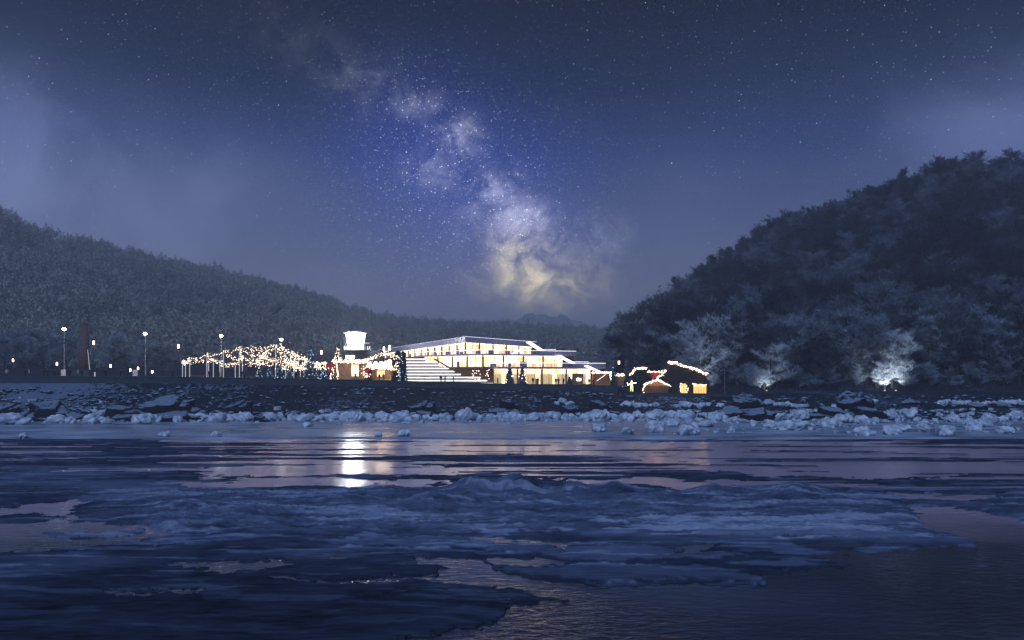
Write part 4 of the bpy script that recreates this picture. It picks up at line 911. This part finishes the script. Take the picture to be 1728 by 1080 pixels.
conifer(472, 617, None, 203, 16, 'small bluish Christmas tree under the fourth mast lamp', lights=34, dens=.6)
conifer(455, 621, None, 204, 14, 'lowest bluish Christmas tree under the dense string lights', lights=26, dens=.5)
conifer(437, 622, None, 206, 12, 'small bluish Christmas tree at the left under the dense string lights', lights=22, dens=.5)
conifer(489, 620, None, 204, 13, 'small bluish Christmas tree beside the low string of bulbs', lights=22, dens=.5)
conifer(570, 585, None, 214, 26, 'Christmas tree thick with warm bulbs behind the log kiosk', mt='needles', lights=230, lmat='bulb')
conifer(672, 592, None, 208, 24, 'dark narrow fir directly left of the white bleachers', mt='needles', trunc=.65, name='fir_tree', dens=2.2)
conifer(680, 593, None, 205.4, 14, 'dark column-like fir with cold blue bulbs touching the bleachers', mt='needles', lights=90, trunc=.75, name='fir_tree', dens=1.6)
conifer(860, 613, None, 206, 17, 'left one of the paired Christmas trees before the glass front', mt='frosty_needles', lights=26, lmat='bulb', dens=.9)
conifer(881, 615, None, 206, 17, 'right one of the paired Christmas trees before the glass front', mt='frosty_needles', lights=26, lmat='bulb', dens=.9)
conifer(961, 636, None, 205, 10, 'small dark Christmas tree before the door of the glass building', dens=.5)
conifer(1032, 611, None, 212, 17, 'dim frosted Christmas tree right of the wooden stall', lights=14)
conifer(1058, 608, None, 214, 19, 'dim frosted Christmas tree left of the low fir-clad hut', lights=22)

# ---------------------------------------------------------------- kiosks and huts
def bow(px, y0, y1, d, wpx, label):
    c_ = V(px, d, (y0 + y1) / 2); hgt = (y1 - y0) / F * d; wd = wpx / F * d; o = empty('red_bow', c_, label, 'bow'); mb = MB()
    for s_ in (-1, 1): mb.ball((c_.x + s_ * wd * .27, d, c_.z + hgt * .2), (wd * .27, .16, hgt * .2), 2)
    mb.ball(c_, (wd * .12, .2, hgt * .12), 2); mb.build('loops', M['red_cloth'], o, smooth=True); mb = MB()
    for s_ in (-1, 1): mb.beam(c_ + Vector((0, 0, 0)), c_ + Vector((s_ * wd * .28, 0, -hgt * .5)), .06, wd * .2)
    mb.build('tails', M['red_cloth'], o)
def kiosk(px0, px1, ytop, d, label, win=None, depth=5.0, logs=True, name='log_kiosk'):
    z0 = float(zp((px0 + px1) / 2)); zt = Z(ytop, d); x0, x1 = X(px0, d), X(px1, d); o = empty(name, ((x0 + x1) / 2, d, z0), label, 'kiosk'); mb = MB(); n = int((zt - z0) / .28)
    w0, w1, wz0, wz1 = (X(win[0], d), X(win[1], d), z0 + 1.0, zt - .45) if win else (0, 0, 9e9, -9e9)
    for k in range(n):
        z = z0 + .14 + k * (zt - z0) / n; spans = [(x0, x1)] if not (wz0 < z < wz1) else [(x0, w0), (w1, x1)]
        for a, b_ in spans: mb.tube((a, d, z), (b_, d, z), .15, .15, 7)
        for xx in (x0, x1): mb.tube((xx, d - .25, z + .02), (xx, d + depth, z + .02), .14, .14, 7)
        mb.tube((x0, d + depth, z), (x1, d + depth, z), .15, .15, 6)
    mb.build('log_wall', M['timber'], o)
    mb = MB(); mb.box(((x0 + x1) / 2, d + depth / 2, zt + .12), (x1 - x0 + .9, depth + 1.4, .22)); mb.build('roof', M['timber_dark'], o)
    mb = MB(); mb.box(((x0 + x1) / 2, d + depth / 2, z0 + .05), (x1 - x0 - .3, depth - .3, .1)); mb.build('floor', M['timber_dark'], o)
    if win:
        mb = MB(); mb.box(((w0 + w1) / 2, d - .3, z0 + .98), (w1 - w0 + .3, .6, .08)); mb.build('counter', M['timber'], o)
        mb = MB(); mb.box(((x0 + x1) / 2, d + depth * .55, (z0 + zt) / 2), (x1 - x0 - .6, .05, zt - z0 - .4)); mb.build('lit_back_wall', M['warm_wall'], o)
        mb = MB()
        for a, b_, c2, d2 in ((w0, w0, wz0, wz1), (w1, w1, wz0, wz1)): mb.box((a, d - .12, (wz0 + wz1) / 2), (.16, .2, wz1 - wz0))
        mb.box(((w0 + w1) / 2, d - .12, wz1), (w1 - w0 + .2, .2, .14)); mb.build('window_frame', M['timber'], o)
        l = bpy.data.lights.new('kiosk_light', 'POINT'); l.energy = 160; l.color = (1, .7, .4); l.shadow_soft_size = .3; lo3 = bpy.data.objects.new('kiosk_light', l); COL.objects.link(lo3); lo3.parent = o; lo3.location = ((w0 + w1) / 2 - (x0 + x1) / 2, .9, zt - z0 - .5)
    return x0, x1, z0, zt
x0, x1, z0, zt = kiosk(566, 612, 613, 206, 'log kiosk with a lit serving window, below the control tower', win=(593, 606))
garland((x0 - .5, 205.2, zt + .3), (x1 + .5, 205.2, zt + .3), 0, 90, 'thick string of bulbs along the front roof edge of the log kiosk', r=.10, jit=.2)
garland((x0 - .5, 206.5, zt + .6), (x1 + .5, 206.5, zt + .6), -.1, 80, 'thick string of bulbs lying on the roof of the log kiosk', r=.10, jit=.3)
garland((X(593, 205.6), 205.6, z0 + 2.4), (X(606, 205.6), 205.6, z0 + 2.4), .05, 24, 'short string of bulbs framing the serving window of the log kiosk', jit=.08)
garland((X(569, 205.6), 205.6, zt), (X(570, 205.6), 205.6, z0 + .4), 0, 14, 'upright string of bulbs on the left corner of the log kiosk', mt='bulb_white', jit=.1)
for xx, lb in ((589.5, 'lamp washing the planks left of the kiosk window'),):
    l = bpy.data.lights.new('wash', 'POINT'); l.energy = 130; l.color = (1, .72, .42); l.shadow_soft_size = .5; q = bpy.data.objects.new('kiosk_roof_light', l); COL.objects.link(q); q.location = (X(xx, 204.2), 203.6, zt - .2)
x0, x1, z0, zt = kiosk(629, 664, 622.5, 208, 'low timber kiosk with a red-lit roof edge, left of the dark firs', win=(636, 650), name='timber_kiosk')
garland((x0 - .4, 206.9, zt + .25), (x1 + .4, 206.9, zt + .1), 0, 80, 'thick string of bulbs along the roof edge of the low timber kiosk', r=.10, jit=.25)
mb = MB(); mb.beam((x0 - .4, 206.8, zt + .1), (x1 + .4, 206.8, zt), .12, .14); tag(mb.build('red_garland', M['red_cloth'], base=(x0, 206.8, zt)), 'red ribbon garland under the bulbs of the low timber kiosk', 'garland')
l = bpy.data.lights.new('wash', 'POINT'); l.energy = 90; l.color = (1, .72, .42); l.shadow_soft_size = .5; q = bpy.data.objects.new('kiosk_roof_light', l); COL.objects.link(q); q.location = (X(640, 205), 205, zt - .2)
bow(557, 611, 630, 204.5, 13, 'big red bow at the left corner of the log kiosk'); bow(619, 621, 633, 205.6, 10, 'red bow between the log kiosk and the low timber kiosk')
# lit arches
for k, (px, y0) in enumerate([(624, 611), (634, 609), (643, 608.5), (651, 607), (657.5, 603)]):
    d = 212; zb, zt2 = Z(620, d), Z(y0, d); wd = 3.2 / F * d; x_ = X(px, d); base_ = (x_, d, float(zp(px))); o = empty('lit_arch', base_, 'glowing arch ' + ['farthest left', 'second from left', 'third from left', 'fourth from left', 'tallest and farthest right'][k] + ' in the row behind the low timber kiosk', 'light arch', 'glowing arches behind the kiosks')
    mb = MB(); mb.box((x_, d, (zb + base_[2]) / 2), (wd * 2.2, .4, zb - base_[2])); mb.build('plinth', M['timber_dark'], o); mb = MB(); mb.prism([(x_ - wd, d - .2), (x_ + wd, d - .2), (x_ + wd, d + .2), (x_ - wd, d + .2)], zb, zb + (zt2 - zb) * .6); mb.tube((x_, d - .2, zb + (zt2 - zb) * .6), (x_, d + .2, zb + (zt2 - zb) * .6), wd, wd, 14); mb.build('light_panel', M['ceiling_light'], o)
for (a, ya, b_, yb, n, lb) in [(614, 609, 628, 605, 36, 'string of bulbs just right of the log kiosk roof'), (628, 603, 654, 593, 44, 'string of bulbs climbing towards the two lanterns right of the tower'), (618, 616, 664, 619, 90, 'string of bulbs in front of the glowing arches'), (613, 618, 614, 634, 22, 'upright string of bulbs beside the log kiosk'), (616, 630, 624, 634, 16, 'short low string of bulbs under the red bow'), (668, 606, 671, 634, 18, 'upright string of bulbs on the dark narrow fir'), (662, 600, 676, 603, 14, 'short string of bulbs across the tops of the dark firs')]:
    garland(V(a, 206, ya), V(b_, 206, yb), .1, n, lb, jit=.35, r=.085)
# wooden stall right of the glass building
d = 208; z0 = float(zp(1018)); zt = Z(630, d); x0, x1 = X(1001, d), X(1030, d); o = empty('wooden_stall', ((x0 + x1) / 2, d, z0), 'open wooden stall with a slanting light bar, right of the glass building', 'stall')
mb = MB(); mb.box(((x0 + x1) / 2, d + 3, (z0 + zt) / 2), (x1 - x0, .12, zt - z0)); mb.box((x0, d + 1.5, (z0 + zt) / 2), (.12, 3, zt - z0)); mb.box((x1, d + 1.5, (z0 + zt) / 2), (.12, 3, zt - z0)); mb.build('plank_wall', M['timber'], o)
mb = MB(); mb.box(((x0 + x1) / 2, d + 1.4, zt + .1), (x1 - x0 + .5, 3.6, .2)); mb.build('roof', M['timber_dark'], o)
mb = MB(); mb.beam(V(1007, 207.5, 643), V(1022, 207.5, 632), .12, .12); mb.build('light_bar', M['stair_light'], o)
mb = MB(); mb.box(((x0 + x1) / 2, d + .2, z0 + .5), (x1 - x0 - .3, .4, 1)); mb.build('counter', M['timber'], o)
garland((x0 - .3, d - .5, zt + .25), (x1 + .3, d - .5, zt + .25), 0, 60, 'string of bulbs along the roof of the wooden stall', r=.11, jit=.16)
garland((x1, d - .4, zt), (x1, d - .4, zt - 1.4), 0, 12, 'short hanging string of bulbs on the right corner of the wooden stall', r=.09, jit=.1)
l = bpy.data.lights.new('wash', 'POINT'); l.energy = 60; l.color = (1, .7, .42); l.shadow_soft_size = .3; q = bpy.data.objects.new('stall_light', l); COL.objects.link(q); q.location = ((x0 + x1) / 2, d + .8, zt - .4)
garland(V(1041, 210, 632), V(1053, 210, 632), 0, 26, 'string of bulbs on the small booth between the two dim Christmas trees', jit=.25, r=.09)
mb = MB(); q = V(1047, 211, 652); mb.box((q.x, 211, (zp(1040) + Z(633, 211)) / 2), (1.5, 1.5, Z(633, 211) - zp(1040))); mb.m = 1; mb.box((q.x, 211, Z(633, 211) + .1), (1.9, 1.9, .2)); tag(mb.build('small_booth', [M['timber'], M['timber_dark']], base=(q.x, 211, zp(1040))), 'small narrow wooden booth between the two dim Christmas trees', 'booth')

def fir_hut(poly, d, depth, name, label):
    # poly: (px,y) outline of the front, bottom corners first and last
    base_ = Vector((X(sum(p[0] for p in poly) / len(poly), d), d, min(Z(p[1], d) for p in poly))); o = empty(name, base_, label, 'hut')
    n = len(poly); fr = [V(px, d, y) for px, y in poly]; bk = [Vector((p.x, p.y + depth, p.z)) for p in fr]; mb = MB()
    mb.add([tuple(p) for p in fr + bk], [tuple(range(n)), tuple(range(n, 2 * n))[::-1]] + [(i, n + i, n + (i + 1) % n, (i + 1) % n) for i in range(n)]); mb.build('hut_body', M['timber_dark'], o)
    rg = np.random.default_rng(int(poly[0][0])); P_ = []
    xs = [p.x for p in fr]; zs_ = [p.z for p in fr]; cnt = 0
    poly2 = [(p.x, p.z) for p in fr]
    N_ = 9000; qx = rg.uniform(min(xs), max(xs), N_); qz = rg.uniform(min(zs_), max(zs_), N_); ins = in_poly_sd(qx, qz, poly2, 1.0) < 0
    for (hx0, hx1, hy0, hy1) in HOLES.get(name + str(poly[0][0]), []): ins &= ~((qx > X(hx0, d)) & (qx < X(hx1, d)) & (qz < Z(hy0, d)) & (qz > Z(hy1, d)))
    P_.append(np.stack([qx[ins], np.full(ins.sum(), d - .05), qz[ins]], 1))
    for a, b_ in zip(fr[:-1], fr[1:]):
        k = int(260 * (b_ - a).length * depth / 6); tt_ = rg.uniform(0, 1, k); yy_ = rg.uniform(0, depth, k); P_.append(np.stack([a.x + (b_.x - a.x) * tt_, d + yy_, a.z + (b_.z - a.z) * tt_], 1))
    p = np.concatenate(P_); n = len(p); dv = rg.normal(0, .6, (n, 3)) + np.array((0, -.5, -.25)); dv /= np.linalg.norm(dv, axis=1, keepdims=True); s_ = np.cross(dv, rg.normal(0, 1, (n, 3))); s_ /= np.linalg.norm(s_, axis=1, keepdims=True); Ln = rg.uniform(.12, .34, (n, 1))
    v = np.stack([p - s_ * .06, p + s_ * .06, p + dv * Ln], 1).reshape(-1, 3); fast_mesh('fir_boughs', v, np.arange(n * 3).reshape(-1, 3), M['needles'], o); return o
HOLES = {'fir_clad_hut1126': [(1149, 1158, 646, 665.5), (1169, 1193, 648, 665.5)]}
h1 = fir_hut([(1062, 663), (1064, 634), (1073, 622), (1092, 621), (1094, 663)], 207, 7, 'fir_clad_hut', 'low dark hut covered in fir boughs, left of the gabled cabin')
h2 = fir_hut([(1126, 665), (1126, 612), (1140, 612), (1188, 630), (1196, 645), (1201, 666)], 207, 9, 'fir_clad_hut', 'large dark hut covered in fir boughs with glowing door and window')
M['gold'] = mat('gold_light', (1, .7, .3), emit=(1, .46, .09), es=1.05)
for nm, a, b_, y0, y1 in (('doorway', 1150, 1157.5, 647, 665.2), ('window', 1170, 1192, 649, 665.2)):
    p, q = V(a, 206.8, y1), V(b_, 206.8, y0); mb = MB(); mb.box(((p.x + q.x) / 2, 206.84, (p.z + q.z) / 2), (q.x - p.x, .08, q.z - p.z)); pa = mb.build(nm, M['gold'], h2)
    mb = MB(); 
    for xx in np.linspace(p.x, q.x, 3 if nm == 'doorway' else 6): mb.box((xx, 206.75, (p.z + q.z) / 2), (.07, .08, q.z - p.z))
    mb.box(((p.x + q.x) / 2, 206.74, q.z), (q.x - p.x + .1, .08, .1)); mb.build('frame', M['timber_dark'], pa)
garland(V(1128, 206.4, 611), V(1142, 206.4, 612), 0, 40, 'dense clump of bulbs on the peak of the large fir-clad hut', r=.13, jit=.25)
garland(V(1142, 206.4, 612.5), V(1170, 206.4, 622), 0, 44, 'string of bulbs down the upper roof edge of the large fir-clad hut', r=.11, jit=.2)
garland(V(1168, 206.4, 621), V(1193, 206.4, 631), 0, 50, 'string of bulbs along the lower roof edge of the large fir-clad hut', r=.12, jit=.22)
garland(V(1169, 206.4, 648), V(1192, 206.4, 650), 0, 24, 'string of bulbs above the golden window of the large fir-clad hut', r=.09, jit=.15)
garland(V(1149, 206.4, 647), V(1149, 206.4, 665), 0, 12, 'upright string of bulbs left of the golden doorway', r=.07, jit=.1)
garland(V(1159.5, 206.4, 649), V(1160, 206.4, 661), 0, 9, 'upright string of bulbs right of the golden doorway', r=.07, jit=.15)
garland(V(1063, 206.4, 633), V(1072, 206.4, 622), 0, 34, 'slanting string of bulbs on the left roof slope of the low fir-clad hut', r=.10, jit=.15)
garland(V(1072, 206.4, 621), V(1092, 206.4, 621), 0, 38, 'level string of bulbs on top of the low fir-clad hut', r=.11, jit=.2)
garland(V(1092, 206.4, 627), V(1126, 206.4, 625), .2, 46, 'string of bulbs spanning the gap between the two fir-clad huts', r=.10, jit=.25)
# gabled cabin
d = 205.5; fr = [V(1088, d, 664), V(1088, d, 648), V(1109, d, 641), V(1128, d, 648), V(1128, d, 664)]; o = empty('gabled_cabin', (V(1108, d, 664).x, d, V(1108, d, 664).z), 'small gabled timber cabin between the two fir-clad huts', 'cabin')
mb = MB(); n = 5; bk = [p + Vector((0, 3.5, 0)) for p in fr]; mb.add([tuple(p) for p in fr + bk], [tuple(range(n)), tuple(range(n, 2 * n))[::-1]] + [(i, n + i, n + (i + 1) % n, (i + 1) % n) for i in range(n)]); mb.build('plank_wall', M['timber'], o)
mb = MB()
for a, b_ in ((fr[1], fr[2]), (fr[2], fr[3])):
    e = (b_ - a).normalized() * .3; up_ = Vector((0, 0, .1)); mb.add([tuple(x) for x in (a - e + Vector((0, -.4, 0)) + up_, b_ + Vector((0, -.4, 0)) + up_, b_ + Vector((0, 3.9, 0)) + up_, a - e + Vector((0, 3.9, 0)) + up_, a - e + Vector((0, -.4, -.05)), b_ + Vector((0, -.4, -.05)), b_ + Vector((0, 3.9, -.05)), a - e + Vector((0, 3.9, -.05)))], [(0, 1, 2, 3), (7, 6, 5, 4), (0, 4, 5, 1), (1, 5, 6, 2), (2, 6, 7, 3), (3, 7, 4, 0)])
mb.build('roof', M['timber_dark'], o); mb = MB()
for k in range(9): mb.box((fr[0].x + (k + .5) * (fr[4].x - fr[0].x) / 9, d - .04, fr[0].z + .9), (.5, .05, 1.8))
mb.build('shutter', M['timber_dark'], o)
garland(V(1086, 205, 649), V(1109, 205, 640), 0, 42, 'string of bulbs on the left slope of the gabled cabin', r=.10, jit=.18)
garland(V(1109, 205, 640), V(1131, 205, 650), 0, 42, 'string of bulbs on the right slope of the gabled cabin', r=.10, jit=.18)
garland(V(1087, 205, 650), V(1085, 205, 663), 0, 10, 'upright string of bulbs on the left corner of the gabled cabin', r=.09, jit=.15)
garland(V(1109, 205, 640), V(1121, 205, 629), 0, 24, 'steep string of bulbs rising from the cabin gable beside the red bow', r=.10, jit=.3)
bow(1105, 627, 640, 206, 16, 'big red bow above the gabled cabin')
l = bpy.data.lights.new('wash', 'POINT'); l.energy = 70; l.color = (1, .6, .3); l.shadow_soft_size = .5; q = bpy.data.objects.new('cabin_light', l); COL.objects.link(q); q.location = V(1108, 203.6, 648)
for (px, y, d_, lb) in ((404, 566, 0, ''),): pass
# benches / low hedges in the pergola
for px0, px1, lb in ((322, 346, 'low timber planter left in the pergola'), (412, 436, 'low timber planter under the third mast lamp'), (462, 512, 'long timber bench under the low string of bulbs')):
    d = 207; z0 = float(zp(px0)); mb = MB(); mb.box((X((px0 + px1) / 2, d), d, z0 + .42), ((px1 - px0) / F * d, .6, .12))
    for k in range(5): mb.box((X(px0 + (px1 - px0) * (k + .5) / 5, d), d, z0 + .18), (.15, .5, .36))
    tag(mb.build('bench', M['timber'], base=(X((px0 + px1) / 2, d), d, z0)), lb, 'bench')
# lit deer figure by the gabled cabin (yellow, standing)
d = 203.5; px = 1066; z0 = Z(655.5, d); x_ = X(px, d); M['figure_glow'] = mat('figure_glow', (1, .8, .5), emit=(1, .68, .25), es=1.5)
o = empty('light_figure', (x_, d, z0 - .6), 'glowing yellow light figure with thin arms at the top of the steps', 'light figure')
mb = MB(); mb.tube((x_ - .25, d, z0 - .7), (x_ - .15, d, z0 + .6), .10, .16, 7); mb.tube((x_ + .25, d, z0 - .7), (x_ + .15, d, z0 + .6), .10, .16, 7); mb.tube((x_, d, z0 + .5), (x_, d, z0 + 1.35), .30, .24, 9); mb.ball((x_, d, z0 + 1.62), .22, 2); mb.build('body', M['figure_glow'], o, smooth=True)
mb = MB()
for s_ in (-1, 1): mb.tube((x_ + s_ * .2, d, z0 + 1.2), (x_ + s_ * .8, d, z0 + 1.0 + .25 * s_), .05, .03, 5); mb.tube((x_ + s_ * .8, d, z0 + 1.0 + .25 * s_), (x_ + s_ * 1.05, d, z0 + 1.3), .03, .02, 4)
mb.build('arms', M['bulb_white'], o)

# ---------------------------------------------------------------- people
def person_mesh(pose, coat, trousers, hat):
    P = {'stand': dict(la=(-.12, .0), ra=(.12, .0), arm=.10, fwd=0), 'walk': dict(la=(-.10, .26), ra=(.10, -.24), arm=.12, fwd=.16), 'hands': dict(la=(-.14, .02), ra=(.14, .0), arm=.2, fwd=.2), 'point': dict(la=(-.12, .0), ra=(.12, .05), arm=.5, fwd=.1)}[pose]
    v = [(0, 0, .95), (0, 0, 1.15), (0, .01, 1.38), (0, .0, 1.5), (0, -.01, 1.60), (0, -.01, 1.72)]; r = [.17, .16, .18, .07, .10, .085]; e = [(0, 1), (1, 2), (2, 3), (3, 4), (4, 5)]
    for s_, (lx, ly) in ((-1, P['la']), (1, P['ra'])):
        b = len(v); v += [(s_ * .09, 0, .9), (s_ * .11, -ly * .4 - .02, .5), (s_ * abs(lx), ly * .9, .08), (s_ * abs(lx), ly * .9 - .14, .04)]; r += [.105, .075, .055, .045]; e += [(0, b), (b, b + 1), (b + 1, b + 2), (b + 2, b + 3)]
    for s_ in (-1, 1):
        b = len(v); a = P['arm'] if (pose != 'point' or s_ > 0) else .1; fw = P['fwd'] * (s_ if pose == 'walk' else 1)
        v += [(s_ * .19, 0, 1.4), (s_ * (.22 + a * .5), -fw * .3, 1.12), (s_ * (.20 + a), -fw * 1.4, .88 + (.35 if pose == 'hands' else 0) + (.3 if pose == 'point' and s_ > 0 else 0))]; r += [.075, .06, .045]; e += [(2, b), (b, b + 1), (b + 1, b + 2)]
    me = bpy.data.meshes.new('skel'); me.from_pydata(v, e, []); o = bpy.data.objects.new('skel', me); COL.objects.link(o)
    m_ = o.modifiers.new('s', 'SKIN'); sv = me.skin_vertices[0].data
    for i, rr_ in enumerate(r): sv[i].radius = (rr_ * 1.05, rr_ * .9)
    sv[0].use_root = True; m2 = o.modifiers.new('u', 'SUBSURF'); m2.levels = 1
    dg = bpy.context.evaluated_depsgraph_get(); out = bpy.data.meshes.new_from_object(o.evaluated_get(dg)); bpy.data.objects.remove(o)
    out.name = 'person'; out.materials.clear()
    for mm in (coat, trousers, M['skin'], hat): out.materials.append(mm)
    for p in out.polygons:
        c_ = p.center; p.material_index = 3 if c_.z > 1.68 or (c_.z > 1.55 and c_.y > .03) else 2 if c_.z > 1.52 else 0 if c_.z > .72 else 1
        p.use_smooth = True
    return out
cm = {k: mat('cloth_' + k, c_, .9) for k, c_ in dict(black=(.008, .008, .010), navy=(.012, .018, .04), grey=(.05, .05, .055), brown=(.05, .025, .018), red=(.22, .02, .02), pale=(.5, .48, .46), green=(.03, .05, .035)).items()}
PM = {}
def person(px, d, col, pose, rz, label, h=1.0, z=None, group='people on the promenade'):
    key = (col, pose)
    if key not in PM: PM[key] = person_mesh(pose, cm[col], cm['black'], cm['grey' if col != 'grey' else 'black'])
    o = bpy.data.objects.new('person', PM[key]); COL.objects.link(o); o.location = (X(px, d), d, (float(zp(px)) + .006) if z is None else z); o.rotation_euler = (0, 0, rz); o.scale = (h * 1.08, h * 1.08, h); return tag(o, label, 'person', group)
for a in [(11, 200, 'pale', 'stand', .4, 'person in a pale coat farthest left on the promenade'), (43, 192, 'black', 'hands', 1.2, 'taller dark-clad person near the left edge'), (49, 192, 'pale', 'stand', -1, 'shorter person in a pale coat beside the tall dark-clad one'), (80, 196, 'grey', 'walk', 1.5, 'person in grey walking left of the first mast'), (93, 198, 'brown', 'stand', .2, 'person in brown left of the first mast'),
          (118, 189, 'black', 'hands', .5, 'dark-clad person just right of the first mast'), (131.5, 192, 'pale', 'stand', 2, 'person in a pale jacket left of the chimney foot'), (138, 194, 'black', 'stand', 2.6, 'dark-clad person at the chimney foot'), (178, 189, 'black', 'point', 1, 'dark-clad person with arm out right of the chimney'), (204, 189, 'navy', 'hands', -.4, 'person in navy left of the bright stand'), (291, 194, 'grey', 'walk', .9, 'person in grey left of the first pergola posts'),
          (353, 196, 'black', 'stand', 1.2, 'dark-clad person under the left pergola lights'), (370, 197, 'navy', 'walk', -1.2, 'person in navy beside the third mast'), (408, 198, 'black', 'stand', .3, 'dark-clad person right of the third mast, left one of a pair'), (413, 198, 'grey', 'stand', 2.3, 'person in grey right of the third mast, right one of a pair'), (438, 198, 'brown', 'walk', 1.4, 'person in brown under the dense string lights'), (499, 198, 'black', 'stand', 0, 'dark-clad person before the low string of bulbs'),
          (600, 203.5, 'black', 'hands', 3.0, 'dark-clad customer at the log kiosk window'), (640, 204, 'black', 'stand', 2.6, 'dark-clad customer at the low timber kiosk, left one'), (647, 204, 'navy', 'stand', -2.6, 'navy-clad customer at the low timber kiosk, right one'), (744, 205.9, 'black', 'stand', .6, 'dark-clad person before the bleachers, left one of three'), (751, 205.9, 'black', 'walk', -1.0, 'dark-clad person before the bleachers, middle one of three'), (765, 205.9, 'black', 'stand', 1.8, 'dark-clad person before the bleachers, right one of three'),
          (840, 206.0, 'black', 'walk', 1.6, 'dark-clad person left of the paired Christmas trees'), (899.5, 205.9, 'brown', 'stand', .4, 'person in brown right of the paired Christmas trees'), (908, 205.8, 'black', 'point', 2.2, 'dark-clad person with an arm out before the bright glass'), (938, 205.7, 'black', 'walk', -.6, 'left one of two dark-clad people close together'), (942.5, 206.0, 'black', 'stand', .8, 'right one of two dark-clad people close together'), (951, 206, 'brown', 'stand', -1, 'person in brown alone left of the small dark tree'),
          (994, 205.6, 'green', 'stand', .3, 'person in dark green at the corner of the glass building'), (1001.5, 205.8, 'red', 'stand', -.5, 'person in a red coat by the wooden stall'), (1032, 205.8, 'black', 'walk', 1.3, 'dark-clad person before the dim Christmas tree')]: person(*a)

# ---------------------------------------------------------------- falling snow
N_ = 900; pxs_ = nr.uniform(-250, 1980, N_); ds_ = 35 + 165 * nr.uniform(0, 1, N_) ** .7; ys_ = nr.uniform(-40, 640, N_); mb_v, mb_f = [], []; v, f = ICO[0]; f = np.array(f)
for k in range(N_):
    r = ds_[k] / F * rng.uniform(.28, .62); mb_v.append(v * r + np.array((X(pxs_[k], ds_[k]), ds_[k], Z(ys_[k], ds_[k])))); mb_f.append(f + k * 12)
M['flake'] = mat('snow_flake', (.95, .97, 1), .6)
sf = fast_mesh('falling_snow', np.concatenate(mb_v), np.concatenate(mb_f), M['flake']); tag(sf, 'sparse pale snowflakes drifting in the night air', 'snow', kind='stuff')

# ---------------------------------------------------------------- haze
m = bpy.data.materials.new('haze'); m.use_nodes = True; t = NT(m.node_tree); m.node_tree.nodes.clear(); pv_ = t.n('ShaderNodeVolumePrincipled'); pv_.inputs['Color'].default_value = (.95, .96, .985, 1); pv_.inputs['Density'].default_value = .00060; pv_.inputs['Anisotropy'].default_value = .25
o_ = t.n('ShaderNodeOutputMaterial'); t.l(pv_.outputs[0], o_.inputs['Volume'])
mb = MB(); mb.box((0, 1440, 83), (9000, 3600, 170)); hz = mb.build('haze', m); tag(hz, 'thin cold night mist filling the valley', 'haze', kind='stuff')
